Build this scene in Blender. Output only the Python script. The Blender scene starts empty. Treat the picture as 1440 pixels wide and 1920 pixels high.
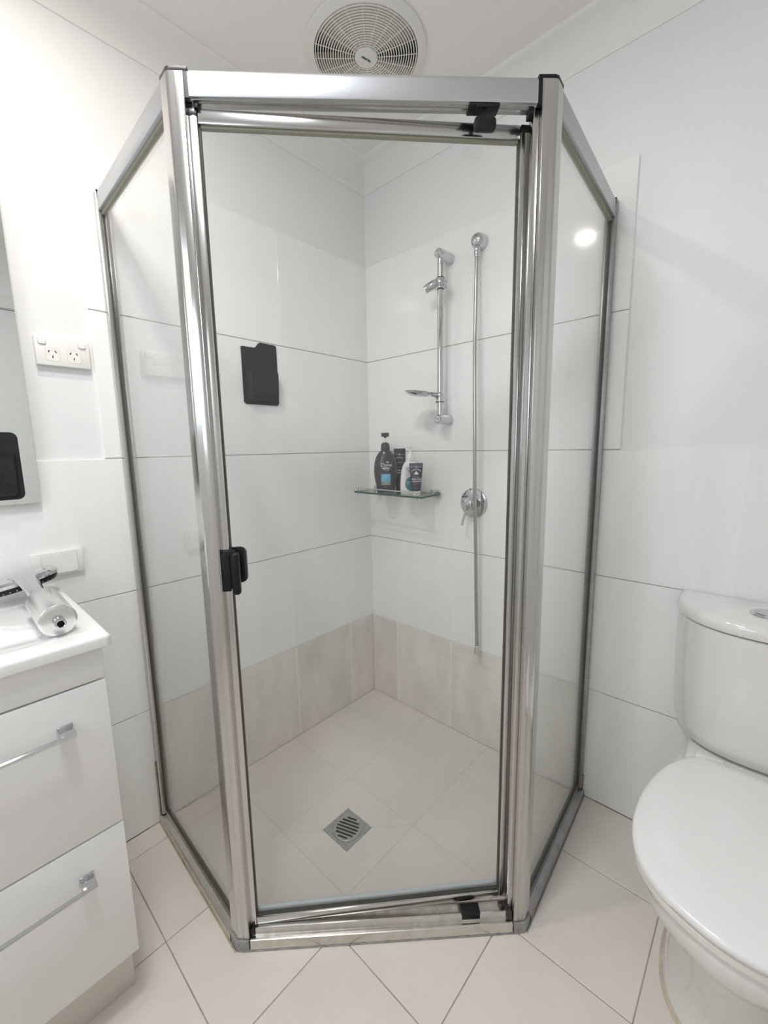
import bpy, bmesh, math, random
from mathutils import Vector, Matrix

random.seed(7)
sc = bpy.context.scene
COL = sc.collection
PI = math.pi

# ------------------------------------------------------------------ camera
cd = bpy.data.cameras.new('camera')
cd.sensor_fit = 'HORIZONTAL'
cd.sensor_width = 36.0
cd.lens = 36.0 * 791.93 / 1440.0
cd.clip_start = 0.01
cam = bpy.data.objects.new('camera', cd)
COL.objects.link(cam)
FW = Vector((0.72887087, 0.66768001, -0.15149476))
RT = Vector((0.67351636, -0.73898794, -0.01650895))
UP = Vector((0.1229755, 0.0900013, 0.98832019))
cm = Matrix((RT, UP, -FW)).transposed().to_4x4()
cm.translation = Vector((-1.43096, -1.39725, 1.21883))
cam.matrix_world = cm
sc.camera = cam

# ------------------------------------------------------------------ world, lights, exposure
w = bpy.data.worlds.new('world')
sc.world = w
w.use_nodes = True
w.node_tree.nodes['Background'].inputs[0].default_value = (0.62, 0.76, 1.0, 1)
w.node_tree.nodes['Background'].inputs[1].default_value = 1.0
sc.view_settings.view_transform = 'Standard'
sc.view_settings.look = 'None'
sc.view_settings.gamma = 1.0
sc.view_settings.use_curve_mapping = False
sc.view_settings.exposure = 0.11
sc.cycles.max_bounces = 14
sc.cycles.diffuse_bounces = 8
sc.cycles.glossy_bounces = 8
sc.cycles.transmission_bounces = 8
sc.cycles.transparent_max_bounces = 24
sc.cycles.sample_clamp_indirect = 6.0

XL, YB, ZC = -2.35, -2.10, 2.38       # far wall behind the vanity end, wall behind the camera, ceiling


def lamp(name, typ, loc, energy, color, size, target, shape='SQUARE', size_y=None, spread=None):
    d = bpy.data.lights.new(name, typ)
    d.energy = energy
    d.color = color
    if typ == 'AREA':
        d.shape = shape
        d.size = size
        if size_y: d.size_y = size_y
        if spread: d.spread = spread
    o = bpy.data.objects.new(name, d)
    COL.objects.link(o)
    o.location = loc
    o.rotation_euler = (Vector(target) - Vector(loc)).to_track_quat('-Z', 'Y').to_euler()
    return o


# added cool fill light at an invented, unseen window (on the wall to the left of the camera, behind it)
lamp('window_fill', 'AREA', (XL + 0.03, -0.93, 1.72), 4.8, (0.84, 0.92, 1.0), 0.60, (0.0, -0.95, 0.9),
     'RECTANGLE', 0.72)
# warm downlight in the ceiling in front of the vanity
lamp('downlight_lamp', 'AREA', (-1.26, -0.51, ZC - 0.012), 4.7, (1.0, 0.88, 0.76), 0.075, (-1.26, -0.51, 0),
     'DISK')
# cool white round ceiling light above the middle of the room
lamp('ceiling_light_lamp', 'AREA', (-1.40, -0.90, ZC - 0.034), 8.7, (0.93, 0.965, 1.0), 0.26, (-1.40, -0.90, 0), 'DISK')


# ------------------------------------------------------------------ materials
MATS = {}


def nodes_of(name):
    m = bpy.data.materials.new(name)
    m.use_nodes = True
    nt = m.node_tree
    b = nt.nodes['Principled BSDF']
    return m, nt, b


def mat(name, color, rough=0.5, metal=0.0, coat=0.0, noise=0.0, nscale=(8, 8, 8), color2=None, bump=0.0, bscale=60,
        per_object=0.0, spec=0.5, transmission=0.0, detail=4.0):
    if name in MATS: return MATS[name]
    m, nt, b = nodes_of(name)
    b.inputs['Base Color'].default_value = (*color, 1)
    b.inputs['Roughness'].default_value = rough
    b.inputs['Metallic'].default_value = metal
    b.inputs['Coat Weight'].default_value = coat
    b.inputs['Coat Roughness'].default_value = 0.05
    b.inputs['Specular IOR Level'].default_value = spec
    b.inputs['Transmission Weight'].default_value = transmission
    if noise or per_object:
        geo = nt.nodes.new('ShaderNodeNewGeometry')
        inf = nt.nodes.new('ShaderNodeObjectInfo')
        mp = nt.nodes.new('ShaderNodeVectorMath'); mp.operation = 'MULTIPLY'
        mp.inputs[1].default_value = nscale
        nt.links.new(geo.outputs['Position'], mp.inputs[0])
        ad = nt.nodes.new('ShaderNodeVectorMath'); ad.operation = 'ADD'
        sc_ = nt.nodes.new('ShaderNodeVectorMath'); sc_.operation = 'SCALE'
        cmb = nt.nodes.new('ShaderNodeCombineXYZ')
        for i in range(3): nt.links.new(inf.outputs['Random'], cmb.inputs[i])
        nt.links.new(cmb.outputs[0], sc_.inputs[0]); sc_.inputs['Scale'].default_value = 37.0
        nt.links.new(mp.outputs[0], ad.inputs[0]); nt.links.new(sc_.outputs[0], ad.inputs[1])
        nz = nt.nodes.new('ShaderNodeTexNoise')
        nz.inputs['Scale'].default_value = 1.0
        nz.inputs['Detail'].default_value = detail
        nz.inputs['Roughness'].default_value = 0.6
        nt.links.new(ad.outputs[0], nz.inputs['Vector'])
        rp = nt.nodes.new('ShaderNodeMapRange')
        rp.inputs['From Min'].default_value = 0.35
        rp.inputs['From Max'].default_value = 0.68
        nt.links.new(nz.outputs['Fac'], rp.inputs['Value'])
        mx = nt.nodes.new('ShaderNodeMix'); mx.data_type = 'RGBA'
        c2 = color2 or tuple(c * (1 - noise) for c in color)
        mx.inputs['A'].default_value = (*color, 1)
        mx.inputs['B'].default_value = (*c2, 1)
        nt.links.new(rp.outputs['Result'], mx.inputs['Factor'])
        out = mx.outputs['Result']
        if per_object:
            mr = nt.nodes.new('ShaderNodeMapRange')
            mr.inputs['To Min'].default_value = 1 - per_object
            mr.inputs['To Max'].default_value = 1.0
            nt.links.new(inf.outputs['Random'], mr.inputs['Value'])
            sc2 = nt.nodes.new('ShaderNodeVectorMath'); sc2.operation = 'SCALE'
            nt.links.new(out, sc2.inputs[0]); nt.links.new(mr.outputs['Result'], sc2.inputs['Scale'])
            out = sc2.outputs[0]
        nt.links.new(out, b.inputs['Base Color'])
    if bump:
        geo = nt.nodes.new('ShaderNodeNewGeometry')
        nb = nt.nodes.new('ShaderNodeTexNoise')
        nb.inputs['Scale'].default_value = bscale
        nb.inputs['Detail'].default_value = 3
        nt.links.new(geo.outputs['Position'], nb.inputs['Vector'])
        bp = nt.nodes.new('ShaderNodeBump')
        bp.inputs['Strength'].default_value = bump
        bp.inputs['Distance'].default_value = 0.002
        nt.links.new(nb.outputs['Fac'], bp.inputs['Height'])
        nt.links.new(bp.outputs['Normal'], b.inputs['Normal'])
    MATS[name] = m
    return m


def emis(name, color, strength):
    if name in MATS: return MATS[name]
    m, nt, b = nodes_of(name)
    b.inputs['Base Color'].default_value = (*color, 1)
    b.inputs['Emission Color'].default_value = (*color, 1)
    b.inputs['Emission Strength'].default_value = strength
    MATS[name] = m
    return m


def glass(name, tint, rough=0.0):
    """thin flat pane: Schlick reflection over tinted clear transmission"""
    if name in MATS: return MATS[name]
    m = bpy.data.materials.new(name)
    m.use_nodes = True
    nt = m.node_tree
    nt.nodes.clear()
    N = nt.nodes.new
    geo = N('ShaderNodeNewGeometry')
    dot = N('ShaderNodeVectorMath'); dot.operation = 'DOT_PRODUCT'
    nt.links.new(geo.outputs['Normal'], dot.inputs[0]); nt.links.new(geo.outputs['Incoming'], dot.inputs[1])

    def mth(op, a, b=None):
        n = N('ShaderNodeMath'); n.operation = op
        for i, v in enumerate((a, b)):
            if v is None: continue
            if isinstance(v, (int, float)): n.inputs[i].default_value = v
            else: nt.links.new(v, n.inputs[i])
        return n.outputs[0]
    c = mth('ABSOLUTE', dot.outputs['Value'])
    k = mth('POWER', mth('SUBTRACT', 1.0, c), 5.0)
    f = mth('ADD', mth('MULTIPLY', k, 0.97), 0.03)
    tr = N('ShaderNodeBsdfTransparent'); tr.inputs[0].default_value = (*tint, 1)
    gl = N('ShaderNodeBsdfGlossy'); gl.inputs['Roughness'].default_value = rough
    mix = N('ShaderNodeMixShader')
    nt.links.new(f, mix.inputs[0]); nt.links.new(tr.outputs[0], mix.inputs[1]); nt.links.new(gl.outputs[0], mix.inputs[2])
    out = N('ShaderNodeOutputMaterial')
    nt.links.new(mix.outputs[0], out.inputs[0])
    MATS[name] = m
    return m


M_WALL = mat('wall_paint', (0.835, 0.83, 0.825), 0.42, noise=0.02, nscale=(3, 3, 3), bump=0.03, bscale=220)
M_CEIL = mat('ceiling_paint', (0.84, 0.815, 0.795), 0.6)
M_CORN = mat('cornice_paint', (0.84, 0.82, 0.80), 0.5)
M_GROUT = mat('wall_grout', (0.46, 0.44, 0.41), 0.8, noise=0.1, nscale=(30, 30, 30))
M_TILE = mat('white_wall_tile', (0.91, 0.905, 0.895), 0.09, noise=0.03, nscale=(20, 20, 1.6), per_object=0.02)
M_STONE = mat('beige_stone_tile', (0.88, 0.825, 0.775), 0.32, noise=0.2, nscale=(9, 9, 4), per_object=0.07,
              color2=(0.72, 0.675, 0.62), detail=7)
M_WGROUT = mat('pale_grout', (0.86, 0.84, 0.80), 0.8)
M_FLOOR = mat('floor_tile_ceramic', (0.78, 0.725, 0.67), 0.30, noise=0.06, nscale=(5, 5, 5), per_object=0.035, detail=6,
              bump=0.02, bscale=300)
M_FGROUT = mat('floor_grout', (0.46, 0.40, 0.33), 0.9, noise=0.4, nscale=(12, 12, 12))
M_ALU = mat('bright_aluminium', (0.59, 0.58, 0.567), 0.17, 1.0)
M_ALUH = mat('satin_bright_aluminium', (0.55, 0.557, 0.575), 0.40, 1.0)
M_ALUW = mat('weathered_aluminium', (0.70, 0.685, 0.655), 0.24, 1.0, noise=0.35, nscale=(40, 40, 40), color2=(0.60, 0.575, 0.53))
M_CHROME = mat('chrome', (0.62, 0.62, 0.63), 0.06, 1.0)
M_SATIN = mat('satin_aluminium', (0.80, 0.80, 0.79), 0.27, 1.0)
M_HOSE = mat('hose_metal', (0.50, 0.49, 0.475), 0.22, 1.0)
M_STEEL = mat('drain_steel', (0.52, 0.51, 0.50), 0.38, 1.0, noise=0.2, nscale=(60, 60, 60))
M_DRAINSQ = mat('drain_surround_metal', (0.50, 0.49, 0.48), 0.45, 0.8, noise=0.25, nscale=(70, 70, 70))
M_BLACK = mat('black_plastic', (0.008, 0.008, 0.010), 0.38, spec=0.3)
M_BROWNBLK = mat('dark_brown_plastic', (0.035, 0.026, 0.024), 0.3)
M_SILI = mat('black_silicone', (0.012, 0.012, 0.014), 0.45, spec=0.35, noise=0.5, nscale=(60, 60, 60), color2=(0.022, 0.022, 0.026))
M_SEAL = mat('grey_seal', (0.30, 0.27, 0.24), 0.6)
M_DSEAL = mat('dark_glazing_rubber', (0.075, 0.066, 0.055), 0.5)
M_SEALC = mat('olive_glazing_rubber', (0.30, 0.29, 0.22), 0.5)
M_SWEEP = mat('clear_vinyl_sweep', (0.62, 0.66, 0.70), 0.2, 0.3)
M_GREYPL = mat('grey_corner_plastic', (0.36, 0.36, 0.35), 0.5, noise=0.4, nscale=(50, 50, 50))
M_GREYALU = mat('grey_anodised_sill', (0.42, 0.43, 0.44), 0.32, 0.9, noise=0.2, nscale=(30, 30, 30))
M_SILIC = mat('stained_silicone', (0.55, 0.47, 0.36), 0.6, noise=0.6, nscale=(25, 25, 25), color2=(0.34, 0.26, 0.18))
M_PLATE = mat('white_switch_plastic', (0.84, 0.82, 0.785), 0.28)
M_SWITCH = mat('white_rocker_plastic', (0.88, 0.86, 0.83), 0.2)
M_SLOT = mat('dark_slot', (0.01, 0.01, 0.01), 0.8)
M_LINE = mat('plate_line', (0.45, 0.43, 0.40), 0.7)
M_CERAM = mat('vitreous_white', (0.77, 0.755, 0.735), 0.10, coat=0.5)
M_SEAT = mat('toilet_seat_plastic', (0.82, 0.82, 0.815), 0.14)
M_CREAM = mat('cream_seat_ring', (0.80, 0.765, 0.70), 0.25)
M_VTOP = mat('vanity_top_gloss', (0.88, 0.87, 0.86), 0.08, coat=0.6)
M_VCAB = mat('vanity_white_gloss', (0.82, 0.81, 0.80), 0.18, coat=0.2)
M_KICK = mat('vanity_kick', (0.66, 0.63, 0.57), 0.4)
M_MIRROR = mat('mirror_silver', (0.84, 0.87, 0.855), 0.01, 1.0)
M_MEDGE = mat('mirror_edge', (0.10, 0.12, 0.11), 0.2)
M_GLASS = glass('shower_glass', (0.985, 0.995, 0.993))
M_SGLASS = glass('shelf_glass', (0.955, 0.975, 0.965))
M_SEDGE = mat('green_glass_edge', (0.03, 0.10, 0.075), 0.1)
M_WGLASS = glass('window_glass', (0.96, 0.98, 0.98))
M_FANW = mat('fan_white_plastic', (0.76, 0.74, 0.71), 0.4)
M_FANGR = mat('fan_grille_plastic', (0.80, 0.77, 0.72), 0.5)
M_FANDK = mat('fan_cavity', (0.012, 0.010, 0.009), 0.8)
M_FANBL = mat('fan_blade', (0.26, 0.24, 0.22), 0.5)
M_LOGO = mat('dark_print', (0.02, 0.02, 0.025), 0.4)
M_WPRINT = mat('white_print', (0.80, 0.80, 0.80), 0.5)
M_GPRINT = mat('silver_print', (0.45, 0.43, 0.46), 0.5)
M_DOVE = mat('charcoal_bottle', (0.050, 0.045, 0.055), 0.22, coat=0.3)
M_DOVECAP = mat('charcoal_cap', (0.045, 0.045, 0.052), 0.35)
M_BLUE = mat('blue_label', (0.10, 0.42, 0.68), 0.4, noise=0.4, nscale=(40, 40, 60), color2=(0.28, 0.60, 0.82))
M_SKYL = mat('grey_label_foot', (0.55, 0.58, 0.56), 0.4, noise=0.5, nscale=(160, 160, 60), color2=(0.12, 0.13, 0.13))
M_DTUBE = mat('black_tube', (0.028, 0.022, 0.028), 0.3)
M_PTUBE = mat('purple_tube', (0.050, 0.030, 0.055), 0.32)
M_PBAND = mat('purple_band', (0.12, 0.10, 0.18), 0.35)
M_WBOT = mat('white_bottle', (0.86, 0.85, 0.83), 0.2)
M_LBL = mat('grey_white_label', (0.62, 0.63, 0.66), 0.35)
M_TEAL = mat('teal_label', (0.02, 0.14, 0.20), 0.3, noise=0.5, nscale=(60, 60, 30), color2=(0.05, 0.26, 0.24))
M_FROST = mat('frosted_cap', (0.78, 0.77, 0.76), 0.3)
M_DOOR = mat('painted_door', (0.75, 0.755, 0.74), 0.4)
M_LENS = emis('downlight_lens', (1.0, 0.90, 0.78), 25.0)
M_DIFF = emis('light_diffuser', (0.90, 0.95, 1.0), 6.0)
M_OUT = emis('outside_daylight', (0.75, 0.87, 1.0), 2.2)
M_RUBBERW = mat('hinge_cap', (0.82, 0.82, 0.81), 0.2)

# ------------------------------------------------------------------ object helpers


def off(parent):
    v = Vector((0, 0, 0))
    while parent is not None:
        v += parent.location
        parent = parent.parent
    return v


def obj(name, bm, material, parent=None, smooth=True, world=True, angle=35, kind=None, label=None):
    bmesh.ops.recalc_face_normals(bm, faces=bm.faces[:])
    if world and parent is not None:
        bmesh.ops.translate(bm, verts=bm.verts[:], vec=-off(parent))
    me = bpy.data.meshes.new(name)
    if smooth:
        for f in bm.faces: f.smooth = True
        lim = math.radians(angle)
        for e in bm.edges:
            if len(e.link_faces) == 2:
                e.smooth = e.calc_face_angle(0) < lim
    bm.to_mesh(me)
    bm.free()
    ms = material if isinstance(material, (list, tuple)) else [material]
    for m in ms: me.materials.append(m)
    o = bpy.data.objects.new(name, me)
    COL.objects.link(o)
    o.parent = parent
    if kind: o['kind'] = kind
    if label: o['label'] = label
    return o


def thing(name, label, cat, loc, rotz=0.0, group=None):
    o = bpy.data.objects.new(name, None)
    o.empty_display_size = 0.05
    COL.objects.link(o)
    o.location = loc
    o.rotation_euler = (0, 0, rotz)
    o['label'] = label
    o['category'] = cat
    if group: o['group'] = group
    return o


def structure(name, bm, m, smooth=False):
    return obj(name, bm, m, None, smooth=smooth, kind='structure')


def box(bm, x0, x1, y0, y1, z0, z1, bev=0.0, seg=2, T=None):
    t = bmesh.new()
    vs = [t.verts.new((x, y, z)) for x in (x0, x1) for y in (y0, y1) for z in (z0, z1)]
    for q in ((0, 1, 3, 2), (4, 6, 7, 5), (0, 4, 5, 1), (2, 3, 7, 6), (0, 2, 6, 4), (1, 5, 7, 3)):
        t.faces.new([vs[i] for i in q])
    if bev:
        bmesh.ops.bevel(t, geom=t.edges[:], offset=bev, segments=seg, profile=0.5, affect='EDGES', clamp_overlap=True)
    if T: bmesh.ops.transform(t, matrix=T, verts=t.verts[:])
    merge(bm, t)
    return bm


def merge(bm, t):
    me = bpy.data.meshes.new('tmp')
    t.to_mesh(me)
    t.free()
    bm.from_mesh(me)
    bpy.data.meshes.remove(me)


def mk(*a, **k):
    return box(bmesh.new(), *a, **k)


def ring_loft(bm, rings, closed=True, cap0=True, cap1=True):
    """rings: list of equal-length lists of points"""
    V = [[bm.verts.new(p) for p in r] for r in rings]
    n = len(V[0])
    for a, b in zip(V[:-1], V[1:]):
        for i in range(n if closed else n - 1):
            j = (i + 1) % n
            bm.faces.new((a[i], a[j], b[j], b[i]))
    if cap0: bm.faces.new(V[0][::-1])
    if cap1: bm.faces.new(V[-1])
    return V


def frame_of(d):
    d = Vector(d).normalized()
    a = Vector((0, 0, 1)) if abs(d.z) < 0.9 else Vector((1, 0, 0))
    u = d.cross(a).normalized()
    return u, d.cross(u).normalized(), d


def tube(bm, pts, r, seg=12, caps=True):
    pts = [Vector(p) for p in pts]
    rs = r if isinstance(r, (list, tuple)) else [r] * len(pts)
    rings = []
    u = None
    for i, p in enumerate(pts):
        d = (pts[min(i + 1, len(pts) - 1)] - pts[max(i - 1, 0)]).normalized()
        if u is None: u = frame_of(d)[0]
        u = (u - d * u.dot(d)).normalized()
        v = d.cross(u)
        rings.append([p + (u * math.cos(2 * PI * k / seg) + v * math.sin(2 * PI * k / seg)) * rs[i] for k in range(seg)])
    ring_loft(bm, rings, True, caps, caps)
    return bm


def lathe(bm, prof, origin=(0, 0, 0), axis=(0, 0, 1), seg=24, hollow=False):
    """prof: (radius, distance along axis); hollow joins the last ring to the first"""
    u, v, d = frame_of(axis)
    o = Vector(origin)
    rings = []
    for r, h in prof:
        r = max(r, 1e-5)
        rings.append([o + d * h + (u * math.cos(2 * PI * k / seg) + v * math.sin(2 * PI * k / seg)) * r for k in range(seg)])
    if hollow: ring_loft(bm, rings + [rings[0]], True, False, False)
    else: ring_loft(bm, rings)
    if hollow: bmesh.ops.remove_doubles(bm, verts=bm.verts[:], dist=1e-6)
    return bm


def prism(bm, poly, z0, z1, bev=0.0, seg=2, vertical_only=False, T=None):
    t = bmesh.new()
    a = [t.verts.new((p[0], p[1], z0)) for p in poly]
    b = [t.verts.new((p[0], p[1], z1)) for p in poly]
    n = len(poly)
    t.faces.new(a[::-1])
    t.faces.new(b)
    for i in range(n):
        t.faces.new((a[i], a[(i + 1) % n], b[(i + 1) % n], b[i]))
    if bev:
        es = t.edges[:]
        if vertical_only:
            es = [e for e in es if abs(e.verts[0].co.z - e.verts[1].co.z) > 1e-6]
        bmesh.ops.bevel(t, geom=es, offset=bev, segments=seg, profile=0.5, affect='EDGES', clamp_overlap=True)
    if T: bmesh.ops.transform(t, matrix=T, verts=t.verts[:])
    merge(bm, t)
    return bm


def rrect(x0, x1, y0, y1, r, n=5):
    P = []
    for cx, cy, a in ((x1 - r, y1 - r, 0), (x0 + r, y1 - r, 90), (x0 + r, y0 + r, 180), (x1 - r, y0 + r, 270)):
        for k in range(n + 1):
            t = math.radians(a + 90 * k / n)
            P.append((cx + r * math.cos(t), cy + r * math.sin(t)))
    return P


def basis(o, ex, ey, ez):
    m = Matrix((Vector(ex), Vector(ey), Vector(ez))).transposed().to_4x4()
    m.translation = Vector(o)
    return m


def text_bm(s, size, align='CENTER', spacing=1.0, shear=0.0, bold=0.0):
    c = bpy.data.curves.new('txt', 'FONT')
    c.body = s
    c.size = size
    c.align_x = align
    c.align_y = 'CENTER'
    c.space_character = spacing
    c.shear = shear
    c.offset = bold
    c.resolution_u = 2
    o = bpy.data.objects.new('txt', c)
    COL.objects.link(o)
    dg = bpy.context.evaluated_depsgraph_get()
    dg.update()
    me = bpy.data.meshes.new_from_object(o.evaluated_get(dg))
    bm = bmesh.new()
    bm.from_mesh(me)
    bpy.data.meshes.remove(me)
    bpy.data.objects.remove(o)
    bpy.data.curves.remove(c)
    return bm


# ------------------------------------------------------------------ tiles
GAP = 0.0032


def clip(poly, p, n):
    """keep the side where (q-p).n >= 0"""
    out = []
    for i in range(len(poly)):
        a, b = poly[i], poly[(i + 1) % len(poly)]
        da = (a[0] - p[0]) * n[0] + (a[1] - p[1]) * n[1]
        db = (b[0] - p[0]) * n[0] + (b[1] - p[1]) * n[1]
        if da >= 0: out.append(a)
        if da * db < 0:
            t = da / (da - db)
            out.append((a[0] + (b[0] - a[0]) * t, a[1] + (b[1] - a[1]) * t))
    r = []
    for q in out:
        if not r or math.hypot(q[0] - r[-1][0], q[1] - r[-1][1]) > 1e-5: r.append(q)
    if len(r) > 1 and math.hypot(r[0][0] - r[-1][0], r[0][1] - r[-1][1]) < 1e-5: r.pop()
    return r


def area(p):
    return 0.5 * sum(p[i][0] * p[(i + 1) % len(p)][1] - p[(i + 1) % len(p)][0] * p[i][1] for i in range(len(p)))


def tile_bm(polys, thick, T, gap=GAP, chamfer=0.0012, bm=None):
    bm = bm or bmesh.new()
    for poly in polys or []:
        if area(poly) < 0: poly = poly[::-1]
        bm.faces.new([bm.verts.new((p[0], p[1], 0)) for p in poly])
    bm.normal_update()
    keep = bm.faces[:]
    r = bmesh.ops.inset_region(bm, faces=keep, thickness=gap / 2, use_even_offset=True, use_boundary=True)
    bmesh.ops.delete(bm, geom=r['faces'], context='FACES')
    bm.normal_update()
    keep = bm.faces[:]
    r = bmesh.ops.inset_region(bm, faces=keep, thickness=chamfer, use_even_offset=True, use_boundary=True)
    edge_v = {v for e in bm.edges if e.is_boundary for v in e.verts}
    for v in edge_v: v.co.z -= chamfer * 0.8
    be = [e for e in bm.edges if e.is_boundary]
    ex = bmesh.ops.extrude_edge_only(bm, edges=be)
    for g in ex['geom']:
        if isinstance(g, bmesh.types.BMVert): g.co.z = -thick
    loose = [v for v in bm.verts if not v.link_faces]
    if loose: bmesh.ops.delete(bm, geom=loose, context='VERTS')
    if T is not None: bmesh.ops.transform(bm, matrix=T, verts=bm.verts[:])
    return bm


_tile_cache = {}


def rect_tile(name, a0, a1, b0, b1, T, m, parent, thick):
    """shared mesh for rectangles of one size; T maps (a, b, out) to the world"""
    key = (round(a1 - a0, 4), round(b1 - b0, 4), m.name, tuple(round(v, 3) for r in T.to_3x3() for v in r))
    loc = T @ Vector((a0, b0, 0))
    if key not in _tile_cache:
        R = T.to_3x3().to_4x4()
        bm = tile_bm([[(0, 0), (a1 - a0, 0), (a1 - a0, b1 - b0), (0, b1 - b0)]], thick, R, gap=GAP if thick == TH else 0.0022, chamfer=0.0006 if thick == TH else 0.0012)
        o = obj(name, bm, m, parent, smooth=False, world=False)
        _tile_cache[key] = o.data
    else:
        o = bpy.data.objects.new(name, _tile_cache[key])
        COL.objects.link(o)
        o.parent = parent
    o.location = loc - off(parent)
    return o


# ------------------------------------------------------------------ room shell
TH = 0.008     # tile thickness; tile faces are at x = 0 and y = 0
wall_left = structure('wall_left', mk(XL - 0.1, TH + 0.1, TH, TH + 0.1, -0.05, ZC + 0.05), M_WALL)
wall_right = structure('wall_right', mk(TH, TH + 0.1, YB - 0.1, TH, -0.05, ZC + 0.05), M_WALL)
# wall behind the camera, with the door opening
DX0, DX1, DZ = -1.42, -0.60, 2.075
bm = mk(XL - 0.1, DX0, YB - 0.1, YB, -0.05, ZC + 0.05)
box(bm, DX1, TH, YB - 0.1, YB, -0.05, ZC + 0.05)
box(bm, DX0, DX1, YB - 0.1, YB, DZ, ZC + 0.05)
structure('wall_back', bm, M_WALL)
# far wall with an opening for the added window
WY0, WY1, WZ0, WZ1 = -1.25, -0.61, 1.34, 2.10
bm = mk(XL - 0.1, XL, WY1, TH, -0.05, ZC + 0.05)
box(bm, XL - 0.1, XL, YB, WY0, -0.05, ZC + 0.05)
box(bm, XL - 0.1, XL, WY0, WY1, -0.05, WZ0)
box(bm, XL - 0.1, XL, WY0, WY1, WZ1, ZC + 0.05)
structure('wall_far', bm, M_WALL)
ceiling = structure('ceiling', mk(XL - 0.1, TH + 0.1, YB - 0.1, TH + 0.1, ZC, ZC + 0.06), M_CEIL)
floor = structure('floor', mk(XL - 0.1, TH + 0.1, YB - 0.1, TH + 0.1, -0.06, -0.0022), M_FGROUT)

# unseen window added for the fill light: frame and pane, bright sky outside comes from the world
bm = bmesh.new()
fx0, fx1 = XL - 0.07, XL - 0.03
for a in (WY0, WY1 - 0.04): box(bm, fx0, fx1, a, a + 0.04, WZ0, WZ1)
box(bm, fx0, fx1, WY0 + 0.04, WY1 - 0.04, WZ0, WZ0 + 0.04)
box(bm, fx0, fx1, WY0 + 0.04, WY1 - 0.04, WZ1 - 0.04, WZ1)
WYM = (WY0 + WY1) / 2
box(bm, fx0, fx1, WYM - 0.02, WYM + 0.02, WZ0 + 0.04, WZ1 - 0.04)
window = structure('added_window_1', bm, M_DOOR)
for a, b in ((WY0 + 0.04, WYM - 0.02), (WYM + 0.02, WY1 - 0.04)):
    obj('window_pane', mk(XL - 0.053, XL - 0.048, a, b, WZ0 + 0.04, WZ1 - 0.04), M_WGLASS, window, smooth=False)

# door behind the camera
door = structure('door_1', mk(DX0 + 0.004, DX1 - 0.004, YB - 0.055, YB - 0.018, 0.008, DZ - 0.004, 0.002), M_DOOR)
bm = bmesh.new()
lathe(bm, [(0.026, 0), (0.026, 0.008), (0.010, 0.010), (0.010, 0.05)], (DX1 - 0.07, YB - 0.018, 1.0), (0, 1, 0), 20)
tube(bm, [(DX1 - 0.07, YB + 0.032, 1.0), (DX1 - 0.19, YB + 0.032, 1.0)], 0.009)
obj('door_handle', bm, M_CHROME, door)
bm = mk(DX0 - 0.065, DX0, YB, YB + 0.016, 0.0, DZ + 0.065, 0.004)
box(bm, DX1, DX1 + 0.065, YB, YB + 0.016, 0.0, DZ + 0.065, 0.004)
box(bm, DX0, DX1, YB, YB + 0.016, DZ, DZ + 0.065, 0.004)
structure('trim_1', bm, M_DOOR)

# cove cornice, mitred at the corners
ZW, CW = 2.289, 0.082
prof = [(0.0, ZW), (0.004, ZW), (0.007, ZW + 0.006)]
for k in range(9):
    a = PI / 2 * k / 8
    prof.append((CW - 0.010 - (CW - 0.018) * math.cos(a), ZC - 0.010 - (ZC - ZW - 0.018) * (1 - math.sin(a))))
prof += [(CW - 0.004, ZC - 0.007), (CW, ZC - 0.003), (CW, ZC), (0.0, ZC)]


def cornice(name, P, Q, inward, dP, dQ):
    """from corner P to corner Q; miters move the ends along the run"""
    bm = bmesh.new()
    P, Q, inw = Vector(P), Vector(Q), Vector(inward)
    d = (Q - P).normalized()
    r0 = [Vector((*(P + inw * a + d * a * dP).xy, z)) for a, z in prof]
    r1 = [Vector((*(Q + inw * a - d * a * dQ).xy, z)) for a, z in prof]
    ring_loft(bm, [r0, r1])
    return obj(name, bm, M_CORN, None, smooth=True, angle=25, kind='structure')


cornice('trim_2', (TH, TH, 0), (XL, TH, 0), (0, -1, 0), 1, 1)
cornice('trim_3', (TH, TH, 0), (TH, YB, 0), (-1, 0, 0), 1, 1)
cornice('trim_4', (XL, YB, 0), (TH, YB, 0), (0, 1, 0), 1, 1)
cornice('trim_5', (XL, YB, 0), (XL, TH, 0), (1, 0, 0), 1, 1)

# ------------------------------------------------------------------ wall tiles
# local frame of a wall: a runs away from the shower corner, b up, third axis into the room
TLW = basis((0, 0, 0), (-1, 0, 0), (0, 0, 1), (0, -1, 0))
TRW = basis((0, 0, 0), (0, -1, 0), (0, 0, 1), (-1, 0, 0))
ROWS = [0.0, 0.402, 0.80, 1.20, 1.60, 2.0]


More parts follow.
